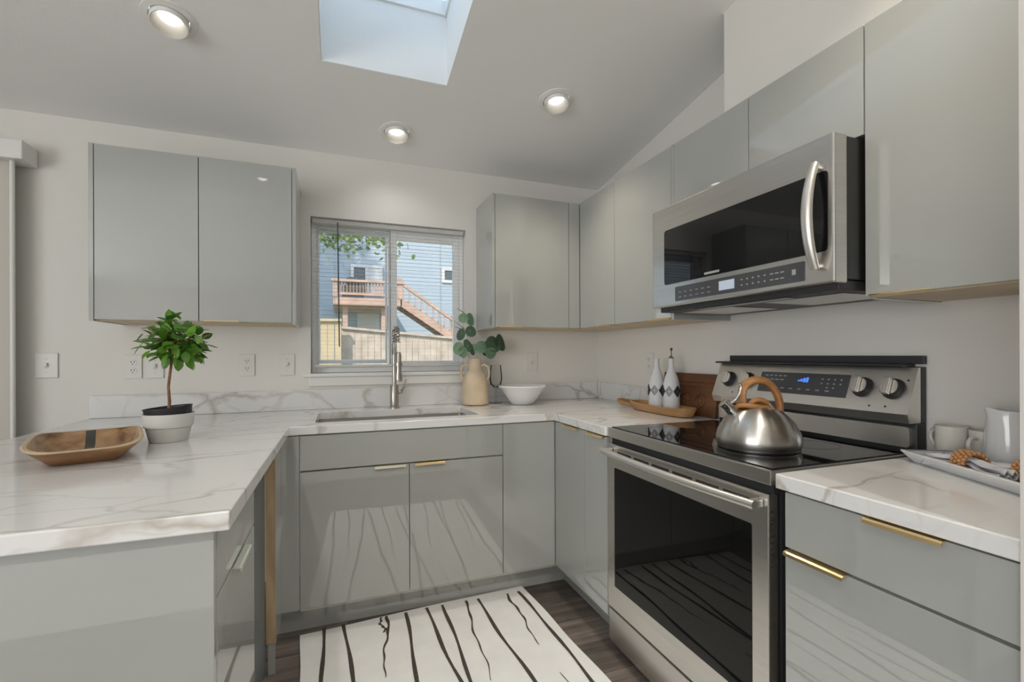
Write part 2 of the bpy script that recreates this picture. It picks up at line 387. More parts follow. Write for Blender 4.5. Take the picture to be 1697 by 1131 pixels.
def thing(name, label, cat, loc=(0, 0, 0), rz=0.0, group=None):
    o = bpy.data.objects.new(name, None); C.objects.link(o); o.empty_display_size = 0.05
    Wm = Matrix.Translation(Vector(loc)) @ Matrix.Rotation(rz, 4, 'Z'); o.matrix_world = Wm; WORLD[o.name] = Wm.copy()
    o['label'] = label; o['category'] = cat
    if group: o['group'] = group
    return o
def dup(root, Wm, label=None, group=None):
    r = root.copy(); C.objects.link(r); r.matrix_world = Wm; WORLD[r.name] = Wm.copy()
    if label: r['label'] = label
    if group: r['group'] = group
    for ch in root.children:
        c = ch.copy(); C.objects.link(c); c.parent = r; WORLD[c.name] = Wm.copy()
        for g in ch.children:
            d = g.copy(); C.objects.link(d); d.parent = c
    return r
def bx(name, x0, x1, y0, y1, z0, z1, m, parent=None, bev=0.0, **props):
    b = MB(); b.box(x0, x1, y0, y1, z0, z1, m, bev); return b.build(name, parent, **props)
def struct(b, name, **kw): return b.build(name, kind='structure', **kw)
def circ(c, r, n=40, z=None):
    return [(c[0]+r*math.cos(2*PI*k/n), c[1]+r*math.sin(2*PI*k/n), (c[2] if z is None else z)) for k in range(n)]

# ------------------------------------------------------------------ key dimensions (metres); back wall y=0, right wall x=0
SL = 0.155
def cz(y): return 2.345 - SL*y            # sloped ceiling rising towards the camera
RIDGE_Y = -3.9
H, CT = 0.914, 0.037
DC, DB, TOE, ZD = 0.654, 0.643, 0.545, 0.136
DU, ZT, ZB = 0.3176, 2.123, 1.367
XL, YF = -5.6, -7.0
RY0, RY1 = -1.139, -1.911
PANY = -2.378
LIGHTS = [(-2.26, -0.744), (-1.39, -0.289), (-0.675, -0.737), (-2.27, -2.16), (-0.70, -2.16), (-3.9, -0.9), (-3.9, -2.5), (-2.3, -3.5), (-0.9, -3.5)]
SKX0, SKX1, SKY0, SKY1 = -1.744, -1.207, -0.687, -1.85

# ------------------------------------------------------------------ room shell
mat('bounce_floor', (0.70, 0.68, 0.64), 0.95, noise=0.06, nscale=60, bump=0.5, bscale=300)  # unseen pale floor behind the camera, added to bounce light onto the ceiling
b = MB(); b.box(XL-0.15, 0.15, -3.3, 0.15, -0.12, 0, 'floor_planks'); b.box(XL-0.15, 0.15, YF-0.15, -3.3, -0.12, 0, 'bounce_floor'); struct(b, 'floor', smooth=0)
# back wall with window and patio-door openings
WX0, WX1, WZ0, WZ1 = -1.825, -0.938, 1.112, 1.986
PX0, PX1, PZ1 = -5.0, -3.13, 2.04
b = MB()
yb0, yb1 = 0.0, 0.15
def wz(x0, x1, z0, z1): b.box(x0, x1, yb0, yb1, z0, z1, 'wall_paint')
topz = 2.345
b.plate([[(XL, 0, 0), (0.0, 0, 0), (0.0, 0, topz), (XL, 0, topz)],
         [(WX0, 0, WZ0), (WX1, 0, WZ0), (WX1, 0, WZ1), (WX0, 0, WZ1)],
         [(PX0, 0, 0.02), (PX1, 0, 0.02), (PX1, 0, PZ1), (PX0, 0, PZ1)]], (0, 0.15, 0), 'wall_paint')
struct(b, 'wall_back', smooth=0)
# right wall: gable shape following the ceiling
b = MB(); rz_ = cz(RIDGE_Y)
b.prism([(0, 0.15, 0), (0, YF, 0), (0, YF, 2.345), (0, RIDGE_Y, rz_), (0, 0, 2.345), (0, 0.15, 2.345)], (0.15, 0, 0), 'wall_paint'); struct(b, 'wall_right', smooth=0)
b = MB()
b.plate([[(XL, 0, 0), (XL, YF, 0), (XL, YF, 2.345), (XL, RIDGE_Y, rz_), (XL, 0, 2.345)],
         [(XL, -6.4, 0.5), (XL, -2.8, 0.5), (XL, -2.8, 2.2), (XL, -6.4, 2.2)]], (-0.15, 0, 0), 'wall_paint'); struct(b, 'wall_left', smooth=0)
b = MB(); b.box(XL, 0, YF-0.15, YF, 0, 2.345, 'wall_paint'); struct(b, 'wall_front', smooth=0)
# ceiling slab with openings for the skylight and the recessed lights
RH = 0.066
b = MB()
loops = [[(XL, 0.0, cz(0)), (0.0, 0.0, cz(0)), (0.0, RIDGE_Y, rz_), (XL, RIDGE_Y, rz_)],
         [(SKX0, SKY0, cz(SKY0)), (SKX1, SKY0, cz(SKY0)), (SKX1, SKY1, cz(SKY1)), (SKX0, SKY1, cz(SKY1))]]
for lx, ly in LIGHTS:
    loops.append([(lx+RH*math.cos(2*PI*k/32), ly+RH*math.sin(2*PI*k/32), cz(ly+RH*math.sin(2*PI*k/32))) for k in range(32)])
b.plate(loops, (0, 0, 0.10), 'ceiling_paint')
b.prism([(XL, RIDGE_Y, rz_), (XL, YF, 2.345), (XL, YF, 2.445), (XL, RIDGE_Y, rz_+0.1)], (-XL, 0, 0), 'ceiling_paint')
struct(b, 'ceiling', smooth=0)
# vent chase on the right wall above the microwave
b = MB(); b.box(-0.25, 0, PANY, -1.37, ZT+0.001, 2.70, 'wall_paint'); struct(b, 'wall_chase', smooth=0)
# skylight: plastered shaft, white curb frame, frosted dome pane
def sk(y): return 2.766 - SL*(y+0.687)
b = MB()
e_ = 0.003
for (xa, xb_, ya, yb_) in ((SKX0+e_, SKX1-e_, SKY0-e_, SKY0-.0004), (SKX0+e_, SKX1-e_, SKY1+.0004, SKY1+e_), (SKX0+.0004, SKX0+e_, SKY1+.0004, SKY0-.0004), (SKX1-e_, SKX1-.0004, SKY1+.0004, SKY0-.0004)):
    b.rings([[(xa, ya, cz(ya)+.0006), (xb_, ya, cz(ya)+.0006), (xb_, yb_, cz(yb_)+.0006), (xa, yb_, cz(yb_)+.0006)],
             [(xa, ya, sk(ya)-.001), (xb_, ya, sk(ya)-.001), (xb_, yb_, sk(yb_)-.001), (xa, yb_, sk(yb_)-.001)]], 'shaft_paint')
sh = struct(b, 'trim_3', smooth=0)
sh.name = 'skylight_shaft'; WORLD['skylight_shaft'] = WORLD['trim_3']
b = MB(); f = 0.012
b.plate([[(SKX0-.03, SKY0+.03, sk(SKY0+.03)), (SKX1+.03, SKY0+.03, sk(SKY0+.03)), (SKX1+.03, SKY1-.03, sk(SKY1-.03)), (SKX0-.03, SKY1-.03, sk(SKY1-.03))],
         [(SKX0+f, SKY0-f, sk(SKY0-f)), (SKX1-f, SKY0-f, sk(SKY0-f)), (SKX1-f, SKY1+f, sk(SKY1+f)), (SKX0+f, SKY1+f, sk(SKY1+f))]], (0, 0, 0.065), 'white_vinyl')
wsk = struct(b, 'window_2', smooth=0)
b = MB()
b.plate([[(SKX0-.03, SKY0+.03, sk(SKY0+.03)+.066), (SKX1+.03, SKY0+.03, sk(SKY0+.03)+.066), (SKX1+.03, SKY1-.03, sk(SKY1-.03)+.066), (SKX0-.03, SKY1-.03, sk(SKY1-.03)+.066)]], (0, 0, 0.006), 'frosted_dome')
b.build('pane', wsk, smooth=0)

# ------------------------------------------------------------------ recessed lights
def can_light(i, lx, ly, label):
    zc = cz(ly)
    t = thing('recessed_light', label, 'ceiling light', (lx, ly, zc), 0, 'recessed ceiling lights')
    tilt = Matrix.Translation((lx, ly, zc)) @ Matrix.Rotation(math.atan(-SL), 4, 'X')
    b = MB(); b.lathe([(0.064, 0.0), (0.088, -0.0005), (0.087, -0.004), (0.066, -0.007), (0.064, -0.003)], seg=48, m='lamp_white', M4=tilt, close=True); b.build('trim_ring', t)
    tl2 = Matrix.Translation((lx, ly, zc)) @ Matrix.Rotation(0.42 if i == 3 else math.atan(-SL)-0.10, 4, 'X')
    b = MB(); b.lathe([(0.058, 0.03), (0.0605, -0.024), (0.058, -0.029), (0.0545, -0.0275)], seg=48, m='lamp_white', M4=tl2); b.build('gimbal_ring', t)
    b = MB(); b.lathe([(0.0545, -0.0275), (0.035, 0.008), (0.034, 0.03)], seg=48, m='baffle_toned', M4=tl2); b.build('baffle', t)
    b = MB(); b.lathe([(0, 0.006), (0.0355, 0.006), (0.0355, 0.011), (0, 0.011)], seg=40, m='lamp_glow', M4=tl2); b.build('bulb', t, label='glowing white bulb')
    sp = light('spot_beam', 'SPOT', (0, 0, 0), (0, 0, -1), SPOT_E.get(i, 10.0), (1.0, 0.97, 0.93) if i == 1 else (1.0, 0.88, 0.72) if i in (2, 4) else (1.0, 0.94, 0.86), spot_size=math.radians(140 if i == 1 else 110), spot_blend=0.7 if i == 1 else 1.0, shadow_soft_size=0.035)
    sp.parent = t; sp.location = (0, -0.004, -0.034)
    if i in AIM:
        sp.rotation_euler = (Vector(AIM[i])-Vector((lx, ly, zc))).to_track_quat('-Z', 'Y').to_euler(); sp.location = (0, 0, -0.03)
        sp.data.spot_size = math.radians(58)
can_light(0, *LIGHTS[0], 'round recessed ceiling light at left, above the pair of wall cabinets, its oval rim largest')
can_light(1, *LIGHTS[1], 'round recessed ceiling light directly above the kitchen window, nearest the back wall')
can_light(2, *LIGHTS[2], 'round recessed ceiling light right of the skylight, above the corner wall cabinets')
can_light(3, *LIGHTS[3], 'round recessed ceiling light behind the skylight towards the room, mirrored in the left wall cabinet')
can_light(4, *LIGHTS[4], 'added recessed ceiling light over the right end of the kitchen, outside the view')  # from here on the lights are unseen, added to brighten the room
can_light(5, *LIGHTS[5], 'added recessed ceiling light over the dining side by the patio door, outside the view')
can_light(6, *LIGHTS[6], 'added recessed ceiling light over the middle of the dining side, outside the view')
can_light(7, *LIGHTS[7], 'added recessed ceiling light behind the camera near the ridge on the left, outside the view')
can_light(8, *LIGHTS[8], 'added recessed ceiling light behind the camera near the ridge on the right, outside the view')

# ------------------------------------------------------------------ windows
b = MB(); F0, F1 = 0.075, 0.135
def ring_box(b, x0, x1, z0, z1, t, y0, y1, m, tb=None, tt=None):
    tb = tb or t; tt = tt or t
    b.box(x0, x0+t, y0, y1, z0, z1, m, 0.003); b.box(x1-t, x1, y0, y1, z0, z1, m, 0.003)
    b.box(x0+t, x1-t, y0, y1, z0, z0+tb, m, 0.003); b.box(x0+t, x1-t, y0, y1, z1-tt, z1, m, 0.003)
ring_box(b, WX0+.001, WX1-.001, WZ0+.001, WZ1-.001, 0.026, F0, F1, 'white_vinyl', tb=0.03, tt=0.018)
win = struct(b, 'window_1')
b = MB(); ring_box(b, WX0+.028, -1.385, 1.143, 1.966, 0.012, 0.112, 0.128, 'white_vinyl'); b.box(-1.385, -1.35, 0.085, 0.128, 1.143, 1.966, 'white_vinyl'); b.build('mullion', win)
b = MB(); ring_box(b, -1.385, WX1-.028, 1.143, 1.966, 0.036, 0.078, 0.11, 'white_vinyl', tb=0.034, tt=0.054); b.build('sash', win)
b = MB(); ring_box(b, WX0+.030, -1.40, 1.164, 1.954, 0.014, 0.128, 0.134, 'white_vinyl', tb=0.022, tt=0.026); b.build('screen_frame', win)
b = MB(); b.box(WX0+.04, -1.386, 0.118, 0.121, 1.155, 1.954, 'clear_glass'); b.build('pane', win, smooth=0)
b = MB(); b.box(-1.349, WX1-.064, 0.092, 0.095, 1.177, 1.912, 'clear_glass'); b.build('pane', win, smooth=0)
# stool and apron
b = MB(); b.box(-1.862, -0.902, -0.022, 0.074, 1.092, 1.1119, 'white_trim', 0.004); struct(b, 'trim_1')
b = MB(); b.box(-1.835, -0.93, -0.014, -0.0005, 1.042, 1.0915, 'white_trim', 0.003); struct(b, 'trim_2')
# patio door (left edge of the view) in the back wall, behind vertical blinds
b = MB(); ring_box(b, PX0+.001, PX1-.001, 0.021, PZ1-.001, 0.06, 0.04, 0.12, 'white_vinyl'); b.box(-4.07, -3.99, 0.04, 0.12, 0.08, 1.98, 'white_vinyl')
pd = struct(b, 'door_1')
bx('pane', PX0+.06, PX1-.06, 0.075, 0.08, 0.081, 1.979, 'clear_glass', pd)
b = MB()
for (y0, y1, z0, z1) in ((-6.4, -6.34, .5, 2.2), (-2.86, -2.8, .5, 2.2), (-6.34, -2.86, .5, .56), (-6.34, -2.86, 2.14, 2.2), (-4.63, -4.57, .56, 2.14)): b.box(XL-.12, XL-.06, y0, y1, z0, z1, 'white_vinyl')
struct(b, 'window_3')  # unseen window, put in to bring more daylight into the room

# mini blind inside the window opening
bl = thing('window_blind', 'white horizontal mini blind with thin open slats hanging inside the kitchen window', 'blind', ((WX0+WX1)/2, 0.04, 1.15))
bx('head_rail', WX0+.008, WX1-.012, 0.022, 0.056, 1.958, 1.982, 'slat_white', bl, 0.002)
b = MB(); n_sl = 37; z0s, z1s = 1.166, 1.938
for k in range(n_sl):
    z = z0s+(z1s-z0s)*k/(n_sl-1)
    for (ya, yb_, za, zb_) in ((0.0325, 0.039, -0.0002, 0.0005), (0.039, 0.0455, 0.0005, -0.0002)):
        b.quad([(WX0+.012, ya, z+za), (WX1-.016, ya, z+za), (WX1-.016, yb_, z+zb_), (WX0+.012, yb_, z+zb_)], 'slat_white')
sl = b.build('slats', bl, smooth=60)
b = MB(); b.box(WX0+.012, WX1-.016, 0.028, 0.050, 1.146, 1.158, 'slat_white', 0.002); b.build('bottom_rail', bl)
for xx in (-1.70, -1.38, -1.09):
    b = MB(); b.box(xx-.0007, xx+.0007, 0.0300, 0.0312, 1.15, 1.958, 'slat_white'); b.box(xx-.0007, xx+.0007, 0.0468, 0.0480, 1.15, 1.958, 'slat_white'); b.build('ladder_cord', bl)
b = MB(); b.cyl((-1.683, 0.016, 1.965), (-1.676, 0.014, 1.262), 0.0035, 'cord_grey', seg=10); b.build('tilt_wand', bl, label='dark tilt wand')
# vertical blind with valance at the left edge
vb = thing('vertical_blind', 'cream vertical blind with a boxy white valance at the far left of the back wall', 'blind', (-4.0, -0.08, 0.03))
b = MB(); b.box(-5.1, -2.985, -0.12, -0.003, 2.085, 2.17, 'white_trim', 0.004); b.build('valance', vb)
for k in range(24):
    xx = -3.085-0.08*k
    b = MB(); b.box(xx-.0445, xx+.0445, -0.0012, 0.0012, 0.03, 2.085, 'vane_cream', M4=Matrix.Translation((xx, -0.062, 0)) @ Matrix.Rotation(0.12, 4, 'Z') @ Matrix.Translation((-xx, 0, 0))); b.build('vane', vb)
b = MB(); b.cyl((-3.040, -0.078, 2.09), (-3.040, -0.078, 0.75), 0.009, 'white_trim', seg=12); b.build('wand', vb)

# ------------------------------------------------------------------ outdoors
b = MB(); b.box(-30, 30, 0.3, 40, -0.9, -0.6, 'yard'); struct(b, 'ground')
HY = 14.0
def hp(u, v, y=HY): return at(u, v, 'y', y)
hs = thing('neighbor_house', 'pale blue lap-sided house seen through the kitchen window', 'house', (0, HY+3, -0.6))
b = MB(); b.box(-14, 14, HY, HY+6, -0.6, 6.6, 'lap_siding'); b.build('siding_wall', hs, smooth=0)
b = MB(); b.prism([(-14.5, HY-.6, 6.5), (-14.5, HY+6.5, 6.5), (-14.5, HY+3, 9)], (29, 0, 0), 'roof'); b.build('roof', hs, smooth=0)
def hwin(u0, v0, u1, v1, split, name='window'):
    a, c = hp(u0, v0), hp(u1, v1)
    x0, x1, z0, z1 = a.x, c.x, min(a.z, c.z), max(a.z, c.z)
    b = MB(); ring_box(b, x0, x1, z0, z1, 0.10, HY-.06, HY+.0, 'ext_white')
    if split: b.box((x0+x1)/2-.05, (x0+x1)/2+.05, HY-.06, HY, z0+.1, z1-.1, 'ext_white')
    wn = b.build(name, hs)
    bx('pane', x0+.1, x1-.1, HY-.02, HY-.01, z0+.1, z1-.1, 'ext_glass', wn, label='dark glass pane')
    if split:
        bx('curtain', (x0+x1)/2+.05, x1-.1, HY-.03, HY-.021, z0+.1, z1-.1, 'ext_white', wn, label='white curtain panel')
hwin(581, 438, 634, 492, True); hwin(732, 444, 772, 471, True)
a, c = hp(592, 514), hp(629, 575); bx('door', a.x, c.x, HY-.05, HY, c.z, a.z, 'ext_white', hs, label='pale door below the deck')
# deck with railing and stairs
DY0, DY1 = 11.3, HY-0.02
dl, dr = hp(552, 500, DY0), hp(666, 500, DY0); dz1 = hp(600, 494, DY0).z; dz0 = hp(600, 506, DY0).z; rt_ = hp(600, 464.5, DY0).z
dk = thing('wooden_deck', 'raised cedar deck with railing and stairs on the blue house', 'deck', ((dl.x+dr.x)/2, 12.5, -0.6))
bx('platform', dl.x, dr.x, DY0, DY1, dz0, dz1, 'cedar', dk)
b = MB(); b.box(dl.x-.05, dr.x+.05, DY0-.06, DY0+.08, rt_-.07, rt_, 'cedar'); b.box(dl.x, dr.x, DY0, DY0+.05, dz1+.08, dz1+.15, 'cedar'); b.build('hand_rail', dk)
nb = 20
for k in range(nb):
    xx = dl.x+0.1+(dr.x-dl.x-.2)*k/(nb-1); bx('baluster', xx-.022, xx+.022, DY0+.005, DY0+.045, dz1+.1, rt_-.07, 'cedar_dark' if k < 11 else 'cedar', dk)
for xx, top in ((dl.x+.05, rt_+.02), (dr.x-.05, rt_+.12)): bx('post', xx-.06, xx+.06, DY0-.02, DY0+.1, dz1, top, 'cedar', dk)
pl_ = hp(572, 515, DY0+.3)
for xx in (pl_.x, dr.x-.5): bx('post', xx-.07, xx+.07, DY0+.25, DY0+.39, -0.6, dz0, 'cedar', dk)
# stairs going down to the right
s0 = hp(664, 500, DY0); s1 = hp(752, 560, DY0); e0 = hp(666, 470, DY0); e1 = hp(752, 531, DY0)
for dy in (0.0, 0.95):
    b = MB(); b.prism([(s0.x, DY0+dy, s0.z+.12), (s1.x, DY0+dy, s1.z+.12), (s1.x, DY0+dy, s1.z-.14), (s0.x, DY0+dy, s0.z-.14)], (0, 0.05, 0), 'cedar'); b.build('stringer', dk)
b = MB(); b.prism([(e0.x, DY0-.03, e0.z+.04), (e1.x, DY0-.03, e1.z+.04), (e1.x, DY0-.03, e1.z-.06), (e0.x, DY0-.03, e0.z-.06)], (0, 0.1, 0), 'cedar'); b.build('stair_rail', dk)
for k in range(9):
    q = (k+.5)/9; xx = s0.x+(s1.x-s0.x)*q; zz = s0.z+(s1.z-s0.z)*q
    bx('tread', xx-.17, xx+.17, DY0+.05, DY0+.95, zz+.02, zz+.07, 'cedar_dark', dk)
    bx('baluster', xx-.022, xx+.022, DY0, DY0+.04, zz+.1, e0.z+(e1.z-e0.z)*q-.05, 'cedar', dk)
bx('post', s1.x-.06, s1.x+.06, DY0-.03, DY0+.09, -0.6, e1.z+.15, 'cedar', dk)
g0, g1 = hp(567, 490, 12.2), hp(603, 490, 12.2); gt = hp(585, 459, 12.2).z
db = thing('covered_grill', 'dark grey bulky covered shape standing on the deck behind the railing', 'grill', ((g0.x+g1.x)/2, 12.4, dz1))
bx('body', g0.x, g1.x, 12.1, 12.7, dz1+.001, gt-.28, 'charcoal', db, 0.04)
bx('lid', g0.x+.1, g1.x-.1, 12.12, 12.68, gt-.279, gt, 'charcoal', db, 0.12)
# fences
def fence(name, label, x0, x1, y0, y1, z0, z1, n, m):
    t = thing(name, label, 'fence', ((x0+x1)/2, (y0+y1)/2, -0.6))
    for k in range(n):
        qa, qb = k/n, (k+.93)/n
        xa, xb_ = x0+(x1-x0)*qa, x0+(x1-x0)*qb; ya, yb_ = y0+(y1-y0)*qa, y0+(y1-y0)*qb; zt = z0+(z1-z0)*qa
        b = MB(); b.prism([(xa, ya, -0.6), (xb_, yb_, -0.6), (xb_, yb_, zt), (xa, ya, zt)], (0, 0.02, 0), m); b.build('board', t, smooth=0)
    b = MB(); b.prism([(x0, y0-.05, z0), (x1, y1-.05, z1), (x1, y1-.05, z1+.04), (x0, y0-.05, z0+.04)], (0, 0.12, 0), m); b.build('cap_rail', t, smooth=0)
FY = 5.5
fa, fb = at(505, 533, 'y', FY), at(566, 533, 'y', FY)
mat('fence_yellow', (0.42, 0.33, 0.20), 0.8, noise=0.12, nscale=4); mat('fence_pale', (0.41, 0.335, 0.265), 0.8, noise=0.2, nscale=5)
fence('fence_panel', 'taller yellowish board fence section at the left of the window view', fa.x-.3, fb.x, FY, FY, fa.z, fb.z, 8, 'fence_yellow')
fc, fd = at(566, 545, 'y', FY+.3), at(790, 566, 'y', FY+.3)
fence('fence_panel', 'lower pale board fence running right below the deck stairs', fc.x, fd.x, FY+.3, FY+.3, fc.z, fd.z, 22, 'fence_pale')
# tree whose leaves hang into the upper left of the window view
random.seed(5)
tr = thing('leafy_tree', 'green leafy tree branches at the upper left of the window view', 'tree', (-4.2, 6.5, -0.6))
b = MB(); b.tube([(-4.2, 6.5, -0.6), (-4.15, 6.5, 2), (-3.6, 6.6, 3.6), (-2.6, 6.7, 4.3), (-1.6, 6.8, 4.4)], [0.16, 0.13, 0.09, 0.05, 0.02], 'bark')
b.tube([(-4.15, 6.5, 2), (-5.2, 6.4, 5), (-7.0, 6.4, 9.5), (-7.5, 6.5, 12)], [0.12, 0.10, 0.06, 0.03], 'bark'); b.build('trunk', tr)
b = MB()
def leaf(b, c, d, n, L, W, m, curl=0.15, k=6):
    d = Vector(d).normalized(); n = Vector(n); n = (n-d*n.dot(d)).normalized(); s_ = d.cross(n); c = Vector(c)
    left, right, mid = [], [], []
    for i in range(k+1):
        q = i/k; wd = W/2*math.sin(PI*min(1, q**0.8))**0.8 if 0 < q < 1 else 0
        p = c+d*(L*q)+n*(curl*L*(q-q*q)*1.0)
        mid.append(b.bm.verts.new(p))
        if 0 < i < k:
            left.append(b.bm.verts.new(p+s_*wd+n*(wd*.25))); right.append(b.bm.verts.new(p-s_*wd+n*(wd*.25)))
    fs = []
    fs.append(b.bm.faces.new((mid[0], left[0], mid[1]))); fs.append(b.bm.faces.new((mid[0], mid[1], right[0])))
    for i in range(1, k-1):
        fs.append(b.bm.faces.new((mid[i], left[i-1], left[i], mid[i+1]))); fs.append(b.bm.faces.new((mid[i], mid[i+1], right[i], right[i-1])))
    fs.append(b.bm.faces.new((mid[k-1], left[-1], mid[k]))); fs.append(b.bm.faces.new((mid[k-1], mid[k], right[-1])))
    b._set(fs, m)
def rnd(): 
    v = Vector((random.gauss(0, 1), random.gauss(0, 1), random.gauss(0, 1))); return v.normalized()
for k in range(900):
    q = random.random()
    c = Vector((-3.4+3.2*q, 6.6+random.uniform(-.6, .6), 4.15+random.gauss(0, .32)-0.35*(1-q)+0.1*q))
    leaf(b, c, rnd(), rnd(), random.uniform(.12, .2), random.uniform(.07, .11), 'leaf_tree', k=4)
for k in range(420):
    c = Vector((-2.2+1.7*random.random()**1.4, 6.6+random.uniform(-.3, .3), 3.66-abs(random.gauss(0, .22))))
    leaf(b, c, rnd(), rnd(), random.uniform(.09, .14), random.uniform(.05, .08), 'leaf_tree', k=4)
for k in range(2600):  # high crown out of view, added to throw dappled shade on the house
    d_ = rnd(); c = Vector((-7.5, 6.5, 11.8))+Vector((d_.x*2.4, d_.y*2.0, d_.z*2.2))*random.random()**.4
    leaf(b, c, rnd(), rnd(), random.uniform(.25, .38), random.uniform(.15, .22), 'leaf_tree', k=3)
b.build('foliage', tr, kind='stuff')

# ------------------------------------------------------------------ base cabinets
def pull(parent, p0, p1, out, m='brass'):
    """edge pull clipped over a door's edge: p0..p1 along the edge, out = outward direction"""
    p0, p1, out = Vector(p0), Vector(p1), Vector(out).normalized(); d = (p1-p0)
    up = Vector((0, 0, 1)); b = MB()
    prof = [(-0.012, 0.0), (0.014, 0.0), (0.0185, -0.003), (0.020, -0.010), (0.018, -0.010), (0.016, -0.0045), (0.013, -0.0022), (-0.012, -0.0022)]
    b.prism([p0+out*o+up*(z+0.0024) for o, z in prof], d, m); return b.build('edge_pull', parent)
def front(cab, name, p0, p1, z0, z1, out, gap=0.0015, th=0.018, bev=0.0012):
    """slab door or drawer front standing in the plane through p0-p1"""
    p0, p1, out = Vector((*p0, 0)), Vector((*p1, 0)), Vector((*out, 0)); d = (p1-p0).normalized()
    a, c = p0+d*gap, p1-d*gap; e = -out*th
    xs = [a.x, c.x, a.x+e.x, c.x+e.x]; ys = [a.y, c.y, a.y+e.y, c.y+e.y]
    b = MB(); b.box(min(xs), max(xs), min(ys), max(ys), z0+gap, z1-gap, 'cabinet_gloss', bev); return b.build(name, cab)
ZTOP = 0.8765
BACKX = -1.905   # right face of the peninsula cabinets
def cabinet(name, label, loc, cat='cabinet', group='grey base cabinets'): return thing(name, label, cat, loc, 0, group)

# sink base
sb = cabinet('sink_cabinet', 'glossy grey sink base cabinet with two doors below the window', (-1.38, -0.3, 0))
bx('carcass', -1.834, -0.927, -DB+.019, -0.56, 0.12, ZTOP-.001, 'cabinet_edge', sb)
front(sb, 'false_front', (-1.836, -DB), (-0.926, -DB), 0.722, ZTOP-.004, (0, -1))
d1 = front(sb, 'door', (-1.836, -DB), (-1.378, -DB), ZD, 0.718, (0, -1)); d2 = front(sb, 'door', (-1.378, -DB), (-0.926, -DB), ZD, 0.718, (0, -1))
pull(d1, (-1.532, -DB, 0.7165), (-1.396, -DB, 0.7165), (0, -1, 0), 'pale_brass'); pull(d2, (-1.355, -DB, 0.7165), (-1.216, -DB, 0.7165), (0, -1, 0), 'brass')
# corner filler / blind corner door
cf = cabinet('corner_cabinet', 'glossy grey corner base cabinet right of the sink cabinet, one tall plain door', (-0.5, -0.3, 0))
bx('carcass', -0.925, -DB+.02, -DB+.019, -0.05, 0.12, ZTOP-.001, 'cabinet_edge', cf)
front(cf, 'door', (-0.926, -DB), (-DB-.0, -DB), ZD, ZTOP-.004, (0, -1))
# right run: two narrow doors left of the range
rc = cabinet('narrow_cabinet', 'glossy grey base cabinet with two narrow doors left of the range', (-0.3, -0.9, 0))
bx('carcass', -DB+.019, -0.05, RY0+.004, -DB-.002, 0.12, ZTOP-.001, 'cabinet_edge', rc)
YS = -0.9445
d1 = front(rc, 'door', (-DB, -DB-.001), (-DB, YS), ZD, ZTOP-.004, (-1, 0)); d2 = front(rc, 'door', (-DB, YS), (-DB, RY0+.003), ZD, ZTOP-.004, (-1, 0))
pull(d1, (-DB, -0.765, ZTOP-.0055), (-DB, -0.905, ZTOP-.0055), (-1, 0, 0)); pull(d2, (-DB, -0.99, ZTOP-.0055), (-DB, RY0+.01, ZTOP-.0055), (-1, 0, 0))
# right of the range: drawer over drawer
dc = cabinet('drawer_cabinet', 'grey base cabinet with a shallow drawer over a deep one right of the range', (-0.3, -2.15, 0))
bx('carcass', -DB+.019, -0.05, PANY+.002, -1.948, 0.12, ZTOP-.001, 'cabinet_edge', dc)
d1 = front(dc, 'drawer', (-DB, -1.948), (-DB, PANY), 0.735, ZTOP-.004, (-1, 0)); d2 = front(dc, 'drawer', (-DB, -1.948), (-DB, PANY), ZD, 0.731, (-1, 0))
pull(d1, (-DB, -2.140, ZTOP-.0055), (-DB, -2.276, ZTOP-.0055), (-1, 0, 0)); pull(d2, (-DB, -1.958, 0.7295), (-DB, -2.100, 0.7295), (-1, 0, 0))
# peninsula: end drawers, recessed appliance front, corner filler with raw edge
PEY = -1.742
pc = cabinet('peninsula_cabinet', 'grey drawer cabinet at the near end of the peninsula, side panel facing the room', (-2.2, -1.5, 0))
bx('end_panel', -2.52, BACKX-.0005, PEY, PEY+.018, 0, ZTOP-.001, 'cabinet_gloss', pc, 0.0012)
bx('carcass', -2.50, BACKX-.020, PEY+.019, -1.30, 0.12, ZTOP-.001, 'cabinet_gloss', pc)
d1 = front(pc, 'drawer', (BACKX, PEY+.019), (BACKX, -1.295), 0.735, ZTOP-.004, (1, 0)); d2 = front(pc, 'drawer', (BACKX, PEY+.019), (BACKX, -1.295), ZD, 0.731, (1, 0))
pull(d1, (BACKX, -1.60, ZTOP-.0055), (BACKX, -1.46, ZTOP-.0055), (1, 0, 0), 'pale_brass'); pull(d2, (BACKX, -1.585, 0.7295), (BACKX, -1.445, 0.7295), (1, 0, 0), 'pale_brass')
rp_ = cabinet('recessed_cabinet', 'blue-grey glossy unit front set back between the peninsula drawers and the raw wood edge', (-2.2, -1.06, 0))
bx('carcass', -2.50, BACKX-.06, -1.294, -0.826, 0.12, ZTOP-.001, 'cabinet_edge', rp_)
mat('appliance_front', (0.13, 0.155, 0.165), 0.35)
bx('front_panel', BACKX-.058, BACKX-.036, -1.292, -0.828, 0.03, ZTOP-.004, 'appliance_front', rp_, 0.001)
fl = cabinet('corner_filler', 'narrow grey corner filler panel with an exposed raw wood edge', (-1.93, -0.7, 0))
bx('panel', BACKX-.030, BACKX, -0.822, -DB-.001, 0.118, ZTOP-.002, 'cabinet_gloss', fl)
bx('raw_edge', BACKX-.034, BACKX-.001, -0.826, -0.8225, 0.120, ZTOP-.004, 'raw_wood', fl, label='raw wood edge')
bx('back_filler', BACKX-.03, -1.837, -DB, -DB+.018, ZD, ZTOP-.004, 'cabinet_gloss', fl)
bx('foot', BACKX-.028, BACKX-.003, -0.82, -0.806, 0, 0.1175, 'cabinet_gloss', fl)
